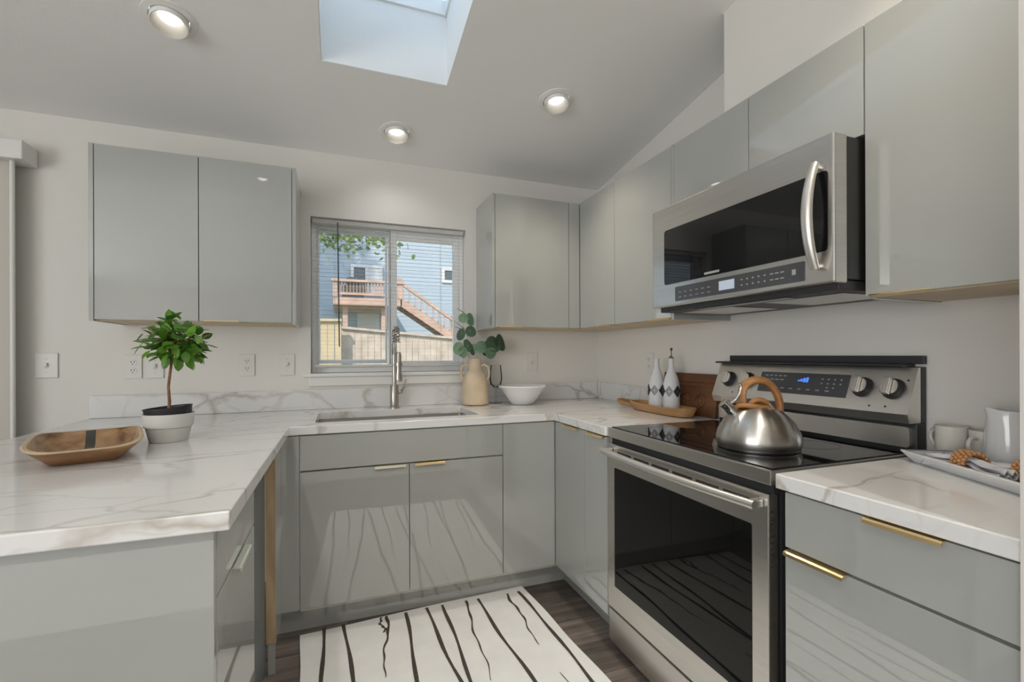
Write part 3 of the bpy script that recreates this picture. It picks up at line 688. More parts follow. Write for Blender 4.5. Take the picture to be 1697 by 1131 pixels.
# toe kicks
b = MB(); b.box(-1.93, -TOE+.002, -TOE, -TOE+.015, 0, 0.12, 'cabinet_gloss'); struct(b, 'baseboard_back')
b = MB(); b.box(-TOE, -TOE+.015, RY0+.01, -TOE+.001, 0, 0.12, 'cabinet_gloss'); struct(b, 'baseboard_right')
b = MB(); b.box(-TOE-.03, -TOE-.015, PANY, -1.95, 0, 0.12, 'cabinet_gloss'); struct(b, 'baseboard_range')
b = MB(); b.box(BACKX-.08, BACKX-.065, PEY+.02, -0.81, 0, 0.12, 'cabinet_gloss'); struct(b, 'baseboard_peninsula')
# tall end panel at the right edge of the view
tp = thing('tall_end_panel', 'tall pale grey end panel at the right edge of the kitchen run', 'panel', (-0.33, PANY-.01, 0))
bx('panel', -0.6585, -0.001, PANY-.020, PANY-.0005, 0, 2.40, 'cabinet_edge', tp, 0.001)
mat('cream_edge', (0.70, 0.66, 0.62), 0.3)
bx('edge_strip', -0.661, -0.6585, PANY-.0195, PANY-.0015, 0, 2.40, 'cream_edge', tp, label='cream front edge strip')

# ------------------------------------------------------------------ counters
def counter(name, label, outer, holes):
    b = MB(); b.plate([[(x, y, H-CT) for x, y in outer]]+[[(x, y, H-CT) for x, y in h] for h in holes], (0, 0, CT), 'quartz')
    o = b.build(name, smooth=0); o['label'] = label; o['category'] = 'countertop'
    mod = o.modifiers.new('bevel', 'BEVEL'); mod.width = 0.003; mod.segments = 2; mod.limit_method = 'ANGLE'; mod.angle_limit = math.radians(50)
    return o
SX0, SX1, SY0, SY1 = -1.778, -1.015, -0.555, -0.165
def rrect(x0, x1, y0, y1, r, n=5):
    pts = []
    for cx_, cy_, a0 in ((x1-r, y1-r, 0), (x0+r, y1-r, 90), (x0+r, y0+r, 180), (x1-r, y0+r, 270)):
        for k in range(n+1):
            a = math.radians(a0+90*k/n); pts.append((cx_+r*math.cos(a), cy_+r*math.sin(a)))
    return pts
PENX = -1.875
counter('countertop', 'white veined quartz countertop wrapping from the peninsula past the sink to the range',
        [(-2.80, -0.001), (-2.80, -1.763), (PENX, -1.763), (PENX, -DC), (-DC, -DC), (-DC, RY0+.002), (-0.001, RY0+.002), (-0.001, -0.001)],
        [rrect(SX0, SX1, SY0, SY1, 0.02)])
counter('countertop', 'short white veined quartz countertop piece right of the range',
        [(-DC, -1.931), (-DC, PANY+.001), (-0.001, PANY+.001), (-0.001, -1.931)], [])
b = MB(); b.box(-2.795, -0.021, -0.021, -0.0005, H+.0005, 1.022, 'quartz', 0.002); o = b.build('backsplash'); o['label'] = 'low quartz backsplash strip along the back wall under the window'; o['category'] = 'backsplash'
b = MB(); b.box(-0.021, -0.0005, RY0+.003, -0.022, H+.0005, 1.022, 'quartz', 0.002); o = b.build('backsplash'); o['label'] = 'low quartz backsplash strip on the right wall behind the bottles'; o['category'] = 'backsplash'

# ------------------------------------------------------------------ sink and faucet
sk_ = thing('kitchen_sink', 'stainless steel undermount sink below the window', 'sink', ((SX0+SX1)/2, (SY0+SY1)/2, 0.67))
b = MB(); zt = H-CT-.0005
rings = []
def rr3(x0, x1, y0, y1, r, z): return [(x, y, z) for x, y in rrect(x0, x1, y0, y1, r)]
b.rings([rr3(SX0-.02, SX1+.02, SY0-.0, SY1+.02, .03, zt), rr3(SX0-.001, SX1+.001, SY0-.001, SY1+.001, .022, zt), rr3(SX0+.002, SX1-.002, SY0+.002, SY1-.002, .022, zt-.17),
         rr3(SX0+.02, SX1-.02, SY0+.02, SY1-.02, .022, zt-.195)], 'steel', cap0=False)
b.build('basin', sk_)
b = MB(); b.lathe([(0, 0), (0.045, 0), (0.045, 0.004), (0.03, 0.005), (0.028, 0.001), (0, 0.001)], c=((SX0+SX1)/2, (SY0+SY1)/2, zt-.1945), m='chrome'); b.build('drain', sk_)
fx, fy = -1.385, -0.095
fa_ = thing('kitchen_faucet', 'tall brushed nickel spring faucet standing behind the sink', 'faucet', (fx, fy, H))
b = MB(); b.lathe([(0, 0.0006), (0.030, 0.0006), (0.030, 0.006), (0.0245, 0.010), (0.0245, 0.125), (0.022, 0.13), (0.0, 0.13)], c=(fx, fy, H), m='nickel', seg=32); b.build('base', fa_)
b = MB(); b.cyl((fx, fy, H+.13), (fx, fy, H+.30), 0.012, 'nickel'); b.build('riser', fa_)
b = MB(); arc = []
for k in range(30):
    q = k/29
    if q < .3: arc.append((fx, fy, H+.30+.06*(q/.3)))
    else:
        a = PI*(q-.3)/.7*0.97; arc.append((fx, fy-.085+.085*math.cos(a), H+.36+.085*math.sin(a)))
b.tube(arc, 0.008, 'nickel', seg=10)
hel = []
N_ = 22; 
for k in range(N_*10+1):
    q = k/(N_*10)*(len(arc)-1); i = min(int(q), len(arc)-2); f_ = q-i
    p = Vector(arc[i]).lerp(Vector(arc[i+1]), f_); t_ = (Vector(arc[i+1])-Vector(arc[i])).normalized(); n_ = Vector((1, 0, 0)); b2 = t_.cross(n_); a = 2*PI*k/10
    hel.append(p+n_*(0.0135*math.cos(a))+b2*(0.0135*math.sin(a)))
b.tube(hel, 0.0026, 'nickel', seg=6); b.build('spring_neck', fa_)
b = MB(); b.lathe([(0, 0), (0.019, 0.002), (0.021, 0.02), (0.016, 0.06), (0.015, 0.145), (0.010, 0.16), (0, 0.16)], c=(fx+.004, fy-.17, H+.155), m='nickel', seg=28); b.build('spray_head', fa_)
b = MB(); b.tube([(fx, fy, H+.245), (fx+.003, fy-.09, H+.25), (fx+.004, fy-.15, H+.25)], 0.006, 'nickel', seg=10)
b.lathe([(0.0165, 0), (0.021, 0), (0.021, 0.016), (0.0165, 0.016)], c=(fx+.004, fy-.17, H+.242), m='nickel', close=True); b.build('holder_arm', fa_)
b = MB(); b.cyl((fx+.022, fy, H+.085), (fx+.045, fy, H+.09), 0.011, 'nickel'); b.tube([(fx+.04, fy, H+.09), (fx+.052, fy-.03, H+.12), (fx+.056, fy-.06, H+.16)], [0.008, 0.006, 0.005], 'nickel'); b.build('lever', fa_)

# ------------------------------------------------------------------ wall cabinets
def upull(parent, p0, p1, out):
    p0, p1, out = Vector(p0), Vector(p1), Vector(out).normalized(); b = MB()
    prof = [(-0.012, 0.0), (0.006, 0.0), (0.008, 0.003), (0.007, 0.0065), (0.005, 0.006), (0.004, 0.0025), (-0.012, 0.0025)]
    b.prism([p0+out*o+Vector((0, 0, z-.0024)) for o, z in prof], p1-p0, 'brass'); return b.build('edge_pull', parent)
UG = 'grey wall cabinets'
lc = thing('wall_cabinet', 'glossy grey wall cabinet with two doors, left of the kitchen window', 'cabinet', (-2.27, -0.16, ZB), 0, UG)
lx0, lx1 = -2.674, -1.871
bx('side_panel', lx0, lx0+.017, -DU, -0.001, ZB-.003, ZT, 'cabinet_gloss', lc, 0.001); bx('side_panel', lx1-.017, lx1, -DU, -0.001, ZB-.003, ZT, 'cabinet_gloss', lc, 0.001)
bx('carcass', lx0+.018, lx1-.018, -DU+.02, -0.001, ZB+.012, ZT-.002, 'cabinet_gloss', lc); bx('bottom_panel', lx0+.018, lx1-.018, -DU+.02, -0.001, ZB, ZB+.011, 'maple', lc, label='pale wood underside')
front(lc, 'door', (lx0+.018, -DU), (-2.275, -DU), ZB+.002, ZT, (0, -1)); d2 = front(lc, 'door', (-2.275, -DU), (lx1-.018, -DU), ZB+.002, ZT, (0, -1))
upull(d2, (-2.255, -DU, ZB+.0035), (-2.115, -DU, ZB+.0035), (0, -1, 0))
cc = thing('wall_cabinet', 'glossy grey wall cabinet with one door, right of the kitchen window', 'cabinet', (-0.6, -0.16, ZB), 0, UG)
cx0 = -0.873
bx('side_panel', cx0, cx0+.017, -DU, -0.001, ZB-.003, ZT, 'cabinet_gloss', cc, 0.001)
bx('carcass', cx0+.018, -0.002, -DU+.02, -0.001, ZB+.012, ZT-.002, 'cabinet_gloss', cc); bx('bottom_panel', cx0+.018, -0.002, -DU+.02, -0.001, ZB, ZB+.011, 'maple', cc, label='pale wood underside')
d1 = front(cc, 'door', (cx0+.018, -DU), (-0.391, -DU), ZB+.002, ZT, (0, -1)); front(cc, 'filler', (-0.391, -DU), (-DU-.0, -DU), ZB+.002, ZT, (0, -1))
upull(d1, (-0.83, -DU, ZB+.0035), (-0.69, -DU, ZB+.0035), (0, -1, 0))
S1, S2, S3 = -1.1554, -1.5458, -1.9306
rcb = thing('wall_cabinet', 'glossy grey wall cabinet with two narrow doors in the corner left of the microwave', 'cabinet', (-0.16, -0.75, ZB), 0, UG)
bx('carcass', -DU+.02, -0.001, S1+.018, -DU+.018, ZB+.012, ZT-.002, 'cabinet_gloss', rcb); bx('bottom_panel', -DU+.02, -0.001, S1+.018, -DU+.018, ZB, ZB+.011, 'maple', rcb, label='pale wood underside')
bx('side_panel', -DU+.0, -0.001, S1+.0005, S1+.017, ZB-.003, ZT, 'cabinet_gloss', rcb, 0.001)
d1 = front(rcb, 'door', (-DU, -DU-.0005), (-DU, -0.692), ZB+.002, ZT, (-1, 0)); d2 = front(rcb, 'door', (-DU, -0.692), (-DU, S1+.018), ZB+.002, ZT, (-1, 0))
upull(d1, (-DU, -0.51, ZB+.0035), (-DU, -0.66, ZB+.0035), (-1, 0, 0)); upull(d2, (-DU, -0.985, ZB+.0035), (-DU, -1.13, ZB+.0035), (-1, 0, 0))
MZ0, MZ1 = 1.405, 1.812
mc = thing('wall_cabinet', 'short glossy grey wall cabinet with two doors above the microwave', 'cabinet', (-0.16, -1.54, MZ1), 0, UG)
bx('carcass', -DU+.02, -0.001, S3+.001, S1-.001, MZ1+.012, ZT-.002, 'cabinet_gloss', mc)
front(mc, 'door', (-DU, S1), (-DU, S2), MZ1+.006, ZT, (-1, 0)); front(mc, 'door', (-DU, S2), (-DU, S3), MZ1+.006, ZT, (-1, 0))
rb = thing('wall_cabinet', 'tall wide glossy grey wall cabinet right of the microwave', 'cabinet', (-0.16, -2.15, ZB), 0, UG)
bx('carcass', -DU+.02, -0.001, PANY+.002, S3-.018, ZB+.012, ZT-.002, 'cabinet_gloss', rb); bx('bottom_panel', -DU+.02, -0.001, PANY+.002, S3-.018, ZB, ZB+.011, 'maple', rb, label='pale wood underside')
bx('side_panel', -DU+.02, -0.001, S3-.017, S3-.001, ZB-.003, ZT, 'cabinet_gloss', rb, 0.001)
d1 = front(rb, 'door', (-DU, S3-.001), (-DU, PANY), ZB+.002, ZT, (-1, 0)); upull(d1, (-DU, -1.945, ZB+.0035), (-DU, -2.085, ZB+.0035), (-1, 0, 0))

# ------------------------------------------------------------------ microwave
mw = thing('microwave', 'stainless over-the-range microwave with black door glass under the wall cabinets', 'microwave', (-0.2, -1.54, MZ0))
my0, my1 = -1.160, -1.9285
bx('body', -0.378, -0.002, my1+.004, my0-.002, MZ0+.012, MZ1-.004, 'black_plastic', mw, 0.002)
b = MB(); MXF = -0.434
# door face: steel slab with rounded front edges, window and control strip let in
b.box(MXF, -0.380, my1, my0, MZ0, MZ1-.001, 'steel_horizontal', 0.006, 3); b.build('door', mw, label='brushed steel door')
def yz_plate(b, x, y0, y1, z0, z1, r, th, m):
    b.plate([[(x, a, c) for a, c in rrect(min(y0, y1), max(y0, y1), z0, z1, r)]], (th, 0, 0), m)
b = MB(); yz_plate(b, MXF-.0015, -1.238, -1.912, 1.493, 1.713, 0.012, 0.003, 'black_glass'); b.build('door_glass', mw, smooth=0, label='black door glass')
b = MB(); yz_plate(b, MXF-.0022, -1.44, -1.85, 1.50, 1.655, 0.004, 0.0015, 'black_glass'); b.build('viewing_window', mw, smooth=0)
b = MB(); yz_plate(b, MXF-.0015, -1.303, -1.845, 1.421, 1.4775, 0.003, 0.003, 'panel_grey')
for r_ in range(2):
    for k in range(5): b.box(MXF-.0022, MXF-.001, -1.625-.022*k-.003, -1.625-.022*k+.003, 1.440+.018*r_-.002, 1.440+.018*r_+.002, 'panel_mark')
    for k in range(3): b.box(MXF-.0022, MXF-.001, -1.738-.018*k-.006, -1.738-.018*k+.006, 1.440+.018*r_-.0015, 1.440+.018*r_+.0015, 'panel_mark')
    for k in range(6): b.box(MXF-.0022, MXF-.001, -1.33-.030*k-.007, -1.33-.030*k+.007, 1.436+.018*r_-.001, 1.436+.018*r_+.001, 'panel_mark')
b.box(MXF-.0022, MXF-.001, -1.818, -1.806, 1.443, 1.459, 'panel_mark'); cp = b.build('control_panel', mw, smooth=0, label='dark control strip')
b = MB(); b.box(MXF-.0025, MXF-.001, -1.595, -1.528, 1.434, 1.466, 'screen_pale'); b.build('display', cp, smooth=0, label='pale lit display')
b = MB(); b.box(MXF-.0034, MXF-.002, -1.53, -1.46, 1.500, 1.508, 'panel_mark'); b.build('badge', mw, smooth=0)
b = MB(); pts = []
for k in range(17):
    q = k/16; bow = 4*q*(1-q)
    pts.append((MXF-.014-.032*bow, -1.885+0.0*q, 1.447+.289*q))
b.tube(pts, [0.0125+.003*math.sin(PI*k/16) for k in range(17)], 'steel_light', seg=16, flat=0.75, upv=(0, 1, 0)); b.cyl((MXF+.001, -1.885, 1.455), (MXF-.014, -1.885, 1.455), 0.008, 'steel_light'); b.cyl((MXF+.001, -1.885, 1.728), (MXF-.014, -1.885, 1.728), 0.008, 'steel_light'); b.build('handle', mw)
b = MB(); b.box(-0.40, -0.02, my1+.01, my0-.01, 1.388, MZ0+.011, 'charcoal', 0.003)
b.build('hood_base', mw)
for (ya, yb_) in ((-1.88, -1.62), (-1.48, -1.22)): bx('grease_filter', -0.33, -0.10, ya, yb_, 1.3855, 1.3879, 'steel', mw, 0.001)
bx('work_light', -0.385, -0.345, -1.75, -1.35, 1.3855, 1.3879, 'panel_grey', mw)

# ------------------------------------------------------------------ range
rg = thing('electric_range', 'stainless steel electric range with black glass cooktop between the counters', 'range', (-0.33, (RY0+RY1)/2, 0))
RF = -0.646
bx('body', -0.60, -0.06, RY1+.006, RY0-.006, 0.03, 0.874, 'charcoal', rg)
b = MB(); b.box(-0.645, -0.085, RY1, RY0, 0.876, 0.9135, 'steel_horizontal', 0.002); b.build('cooktop_frame', rg)
b = MB(); b.box(-0.628, -0.095, RY1+.010, RY0-.010, 0.9137, 0.9165, 'black_glass', 0.001); ctop = b.build('cooktop_glass', rg, label='black glass cooktop')
mat('burner_mark', (0.035, 0.035, 0.036), 0.12)
for (x, y, r) in ((-0.47, -1.33, 0.105), (-0.23, -1.33, 0.075), (-0.47, -1.71, 0.115), (-0.23, -1.71, 0.08), (-0.33, -1.525, 0.055)):
    b = MB(); b.lathe([(r-.0012, 0), (r+.0012, 0), (r+.0012, .0003), (r-.0012, .0003)], c=(x, y, 0.9166), seg=56, m='burner_mark', close=True); b.build('burner_ring', ctop)
bx('vent_gap', -0.625, -0.60, RY1+.008, RY0-.008, 0.850, 0.8758, 'dark_gap', rg)
OD0, OD1, OZ0, OZ1 = RY0-.004, RY1+.006, 0.188, 0.852
b = MB(); b.box(RF, -0.612, OD1, OD0, OZ0, OZ1, 'steel_horizontal', 0.003); od = b.build('oven_door', rg)
b = MB(); yz_plate(b, RF-.0012, -1.195, -1.853, 0.285, 0.760, 0.006, 0.003, 'oven_glass'); b.build('oven_window', od, smooth=0, label='black oven glass')
for k in range(6):
    y = -1.215-.108*k; bx('vent_slot', RF-.0008, RF+.002, y-.09, y, 0.818, 0.8275, 'dark_gap', od)
b = MB()
for k in range(10): b.box(-0.640, -0.626, OD1-.0006, OD1+.001, 0.66+.016*k, 0.665+.016*k, 'dark_gap')
b.build('side_slots', od, smooth=0)
b = MB(); pts = []
for k in range(25):
    q = k/24; pts.append((-0.682-.018*4*q*(1-q), -1.160-.735*q, 0.826))
b.tube(pts, 0.0125, 'steel_light', seg=16, flat=1.0); 
for yy in (-1.175, -1.880): b.box(RF-.001, -0.676, yy-.011, yy+.011, 0.816, 0.836, 'steel_light', 0.003)
b.build('oven_handle', od)
b = MB(); b.box(RF+.004, -0.60, OD1, OD0, 0.045, 0.180, 'steel_horizontal', 0.004); b.build('storage_drawer', rg)
for (x, y) in ((-0.57, RY0-.04), (-0.57, RY1+.04), (-0.12, RY0-.04), (-0.12, RY1+.04)):
    b = MB(); b.cyl((x, y, 0), (x, y, 0.031), 0.015, 'charcoal', seg=12); b.build('foot', rg)
# back guard
b = MB(); b.box(-0.052, -0.006, RY1+.001, RY0-.001, 0.876, 1.002, 'charcoal', 0.002); b.box(-0.034, -0.006, RY1+.001, RY0-.001, 1.002, 1.172, 'charcoal', 0.002); bgp = b.build('back_guard', rg, label='dark housing behind the control panel')
b = MB(); yz_plate(b, -0.0685, RY1+.012, RY0-.012, 0.928, 0.990, 0.010, 0.016, 'steel_light'); b.build('lower_panel', bgp, label='steel lower panel')
prof = [(-0.0345, 1.003), (-0.088, 1.003), (-0.097, 1.030), (-0.044, 1.170), (-0.0345, 1.170)]
b = MB(); b.prism([(x, RY0-.001, z) for x, z in prof], (0, RY1-RY0+.002, 0), 'steel_light'); ctl = b.build('control_panel', rg, label='tilted steel control panel')
b = MB(); b.box(-0.072, -0.008, RY1+.028, RY0+.004, 1.1725, 1.180, 'charcoal', 0.002); b.box(-0.022, -0.006, RY1-.001, RY0-.03, 1.1805, 1.206, 'charcoal', 0.002); b.build('top_ledge', rg)
# tilted frame on the panel face
pA, pB = Vector((-0.097, 0, 1.030)), Vector((-0.044, 0, 1.170)); vz = (pB-pA).normalized(); vn = Vector((-vz.z, 0, vz.x)).normalized()
if vn.x > 0: vn = -vn
def onp(y, s, o=0.0): p = pA+vz*s+vn*o; return Vector((p.x, y, p.z))
b = MB(); yA, yB, sA, sB = -1.372, -1.722, 0.036, 0.118
b.prism([onp(yA, sA, -.001), onp(yB, sA, -.001), onp(yB, sB, -.001), onp(yA, sB, -.001)], vn*0.003, 'panel_grey')
for (y, s_, l) in [(-1.40-.02*k, .104, .006) for k in range(5)]+[(-1.405-.022*k, .088, .008) for k in range(4)]+[(-1.48-.035*k, .055, .007) for k in range(6)]+[(-1.63-.022*k, .098, .003) for k in range(4)]+[(-1.63-.022*k, .082, .003) for k in range(4)]+[(-1.652-.022*k, .067, .003) for k in range(2)]:
    b.prism([onp(y+l, s_-.002, .0021), onp(y-l, s_-.002, .0021), onp(y-l, s_+.002, .0021), onp(y+l, s_+.002, .0021)], vn*0.0004, 'panel_mark')
dsp = b.build('display_panel', ctl, smooth=0, label='dark display panel')
b = MB()
for (y0, y1, s0_, s1_) in ((-1.538, -1.545, 0.085, 0.091), (-1.547, -1.556, 0.085, 0.095), (-1.558, -1.568, 0.083, 0.099), (-1.570, -1.578, 0.083, 0.102)):
    b.prism([onp(y0, s0_, .0021), onp(y1, s0_, .0021), onp(y1, s1_, .0021), onp(y0, s1_, .0021)], vn*0.0006, 'screen_blue')
b.build('clock_digits', dsp, smooth=0, label='blue lit digits')
Mk = Matrix(((0, vz.x, vn.x, 0), (-1, vz.y, vn.y, 0), (0, vz.z, vn.z, 0), (0, 0, 0, 1)))
for y in (-1.215, -1.312, -1.768, -1.858):
    p = onp(y, 0.078, 0.0002); Mx = Matrix.Translation(p) @ Mk @ Matrix.Scale(1.15, 4)
    b = MB(); b.lathe([(0, 0), (0.029, 0), (0.029, 0.003), (0.026, 0.004), (0.0245, 0.020), (0.0235, 0.022), (0, 0.022)], seg=36, m='charcoal', M4=Mx); kn = b.build('knob', ctl, label='black control knob')
    b = MB(); b.box(-0.0075, 0.0075, -0.0225, 0.0225, 0.0222, 0.036, 'steel_light', 0.002, M4=Mx); b.build('grip', kn, label='steel grip bar')
    b = MB()
    for (sx_, s2) in ((-1, 0), (1, 0)):
        pts = [Mx @ Vector((sx_*0.0085, -0.018, 0.0222))]
        arcp = [(sx_*(0.0085+0.0135*math.sin(PI*k/10)), -0.019*math.cos(PI*k/10)) for k in range(11)]
        b.prism([Mx @ Vector((x, yq, 0.0221)) for x, yq in arcp], (Mx.to_3x3() @ Vector((0, 0, 0.0015))), 'steel_light')
    b.build('cap', kn, smooth=0)
b = MB(); 
for (y, s_) in ((-1.80, .018), (-1.846, .020), (-1.892, .108), (-1.25, .02)): b.cyl(onp(y, s_, 0.0002), onp(y, s_, 0.001), 0.0032, 'charcoal', seg=12)
b.build('dial_marks', ctl)

# ------------------------------------------------------------------ wall plates
def plate(label, x, z, kind, onright=False, y=None, group=None, wd=0.073):
    name = 'light_switch' if kind == 'switch' else 'wall_outlet'
    Wm = Matrix.Translation((x, -0.0005, z)) if not onright else Matrix.Translation((-0.0005, y, z)) @ Matrix.Rotation(-PI/2, 4, 'Z')
    t = thing(name, label, 'switch' if kind == 'switch' else 'outlet', (0, 0, 0), 0, group); t.matrix_world = Wm; WORLD[t.name] = Wm.copy()
    def T(b): bmesh.ops.transform(b.bm, matrix=Wm, verts=b.bm.verts[:]); return b
    b = MB(); b.box(-wd/2, wd/2, -0.006, 0, -0.058, 0.058, 'plate_white', 0.002); T(b).build('cover_plate', t)
    if kind == 'switch':
        b = MB(); b.box(-0.006, 0.006, -0.016, -0.0062, -0.004, 0.012, 'plate_white', 0.002); b.box(-0.0065, 0.0065, -0.0075, -0.0058, -0.013, 0.013, 'cabinet_edge'); T(b).build('toggle', t)
        for zz in (-0.03, 0.03):
            b = MB(); b.cyl((0, -0.006, zz), (0, -0.0072, zz), 0.003, 'cabinet_edge', seg=10); T(b).build('screw', t)
    else:
        for zz in (-0.02, 0.02):
            b = MB(); b.lathe([(0, 0), (0.0165, 0), (0.0165, 0.0022), (0, 0.0022)], seg=24, m='plate_white', M4=Matrix.Translation((0, -0.0058, zz)) @ Matrix.Rotation(PI/2, 4, 'X'))
            for xx in (-0.006, 0.006): b.box(xx-.0013, xx+.0013, -0.0088, -0.0079, zz-.001, zz+.008, 'slot_dark')
            b.cyl((0, -0.0079, zz-.008), (0, -0.0088, zz-.008), 0.0025, 'slot_dark', seg=10); T(b).build('receptacle', t)
plate('wide white toggle switch plate on the far left, beside the vertical blind', -2.957, 1.170, 'switch', wd=0.084)
plate('white duplex outlet on the back wall just left of the potted tree trunk', -2.627, 1.160, 'outlet')
plate('white switch plate on the back wall right behind the potted tree', -2.537, 1.160, 'switch')
plate('white duplex outlet midway under the left wall cabinet', -2.134, 1.163, 'outlet')
plate('white toggle switch plate just left of the window sill', -1.942, 1.163, 'switch')
plate('white toggle switch plate on the back wall above the white bowl', -0.498, 1.165, 'switch')
plate('pale outlet plate on the right wall left of the bottles', 0, 1.163, 'outlet', True, -0.566)

# ------------------------------------------------------------------ rug
RX = 3.2*PI/180
rug_c = Vector((-1.262, -1.43, 0)); Rm = Matrix.Translation(rug_c) @ Matrix.Rotation(RX, 4, 'Z')
Ri = Rm.inverted()
RW, RL = 0.525, 0.86
b = MB(); nx, ny = 30, 50
random.seed(9)
top = [[None]*(ny+1) for _ in range(nx+1)]
for i in range(nx+1):
    for j in range(ny+1):
        x = -RW+2*RW*i/nx; y = -RL+2*RL*j/ny
        e = 0.004*math.sin(7*x+1)+0.003*math.sin(13*y) if (i in (0, nx) or j in (0, ny)) else 0
        top[i][j] = (x + (e if i in (0, nx) else 0), y + (e if j in (0, ny) else 0), 0.011+0.0006*math.sin(9*x)*math.sin(6*y))
vt = [[b.bm.verts.new(Rm @ Vector(p)) for p in r] for r in top]
fs = [b.bm.faces.new((vt[i][j], vt[i+1][j], vt[i+1][j+1], vt[i][j+1])) for i in range(nx) for j in range(ny)]
b._set(fs, 'rug_cream')
edge = [top[i][0] for i in range(nx+1)]+[top[nx][j] for j in range(1, ny+1)]+[top[i][ny] for i in range(nx-1, -1, -1)]+[top[0][j] for j in range(ny-1, 0, -1)]
b.rings([[Rm @ Vector((p[0], p[1], 0.0005)) for p in edge], [Rm @ Vector(p) for p in edge]], 'rug_cream', cap1=False)
def stripe(u0, v0, u1, v1, w0, w1, ext=True):
    a = Ri @ at(u0, v0, 'z', 0.012); c = Ri @ at(u1, v1, 'z', 0.012)
    L = []; n = 26; end = c
    if ext:
        dirv = (c-a); k_ = (-RL+.02-a.y)/dirv.y; end = a+dirv*k_; end.x = min(max(end.x, -RW+.03), RW-.03)
    ph = random.uniform(0, 6)
    for k in range(n+1):
        q = k/n; p = a.lerp(end, q); wob = 0.006*math.sin(9*q+ph)+0.003*math.sin(23*q+2*ph)
        wd = (w0+(w1-w0)*q)*(1+0.25*math.sin(31*q+ph))*0.5
        L.append((Vector((p.x+wob-wd, p.y, 0.0128)), Vector((p.x+wob+wd, p.y, 0.0128))))
    f_ = []
    for (p, q), (r, s_) in zip(L, L[1:]): f_.append(b.bm.faces.new([b.bm.verts.new(Rm @ v) for v in (p, q, s_, r)]))
    b._set(f_, 'rug_stripe')
def cp_(X, Y): return 440+X/2.737, 940+Y/2.737
for (x0, y0, x1, y1, w0, w1, ext) in ((266, 278, 235, 520, .014, .012, True), (350, 262, 408, 520, .014, .012, True), (516, 232, 542, 297, .009, .012, False), (556, 222, 535, 505, .014, .004, False),
        (635, 208, 682, 520, .014, .012, True), (730, 186, 888, 520, .014, .013, True), (808, 172, 925, 520, .014, .008, True), (904, 155, 1025, 515, .011, .003, False),
        (963, 145, 1218, 520, .014, .012, True), (1097, 122, 1243, 352, .013, .003, False), (1143, 112, 1490, 520, .014, .012, True)):
    stripe(*cp_(x0, y0), *cp_(x1, y1), w0, w1, ext)
def lstripe(x0, y0, x1, y1, w0, w1):
    ph = random.uniform(0, 6); n = 18; L = []
    for k in range(n+1):
        q = k/n; x = x0+(x1-x0)*q+.006*math.sin(8*q+ph); y = y0+(y1-y0)*q; wd = (w0+(w1-w0)*q)*.5*(1+.25*math.sin(27*q+ph)); L.append((Vector((x-wd, y, .0128)), Vector((x+wd, y, .0128))))
    f_ = [b.bm.faces.new([b.bm.verts.new(Rm @ v) for v in (p, q, s_, r)]) for (p, q), (r, s_) in zip(L, L[1:])]
    b._set(f_, 'rug_stripe')
for (x0, y0, x1, y1) in ((-.36, .0, -.40, -.84), (-.1, .1, -.15, -.84), (.12, .05, .18, -.84), (.38, .2, .44, -.84), (.27, -.1, .30, -.84)): lstripe(x0, y0, x1, y1, .003, .013)
o = b.build('floor_rug', smooth=60); o['label'] = 'cream rug with thin irregular dark brown stripes on the kitchen floor'; o['category'] = 'rug'

# ------------------------------------------------------------------ wooden dough bowl on the peninsula
ba = 0.346; bc = Vector((-2.394, -1.017, H))
Bm = Matrix.Translation(bc) @ Matrix.Rotation(ba, 4, 'Z')
def sell(L, W, e, z, n=64, zend=0.0, sh=(0, 0)):
    out = []
    for k in range(n):
        t_ = 2*PI*k/n; c_, s_ = math.cos(t_), math.sin(t_)
        x = math.copysign(abs(c_)**(2/e), c_)*L/2+sh[0]; y = math.copysign(abs(s_)**(2/e), s_)*W/2+sh[1]
        out.append(Vector((x, y, z+zend*abs(c_)**2)))
    return out
bw = thing('wooden_bowl', 'long carved wooden dough bowl with a dark stripe on the peninsula counter', 'bowl', bc, ba)
b = MB()
def bring(L, W, e, z, ze): return [Bm @ p for p in sell(L, W, e, z, zend=ze)]
b.rings([bring(.152, .300, 8, .0006, 0), bring(.156, .304, 8, .002, 0), bring(.205, .370, 6, .024, .003), bring(.258, .441, 4.6, .044, .009)], 'bowl_outside', cap1=False); b.build('outer_shell', bw)
b = MB(); b.rings([bring(.258, .441, 4.6, .0441, .009), bring(.263, .446, 4.4, .047, .010), bring(.256, .439, 4.4, .0492, .0105), bring(.240, .420, 4.3, .0482, .010)], 'bowl_rim', False, False); b.build('rim', bw, label='pale worn rim')
b = MB(); b.rings([bring(.240, .420, 4.3, .0481, .010), bring(.205, .375, 4.6, .028, .003), bring(.160, .310, 4.4, .0105, 0), bring(.11, .22, 3.5, .0065, 0), bring(.02, .04, 2, .006, 0)], 'bowl_wood', False, True); b.build('inner_shell', bw)

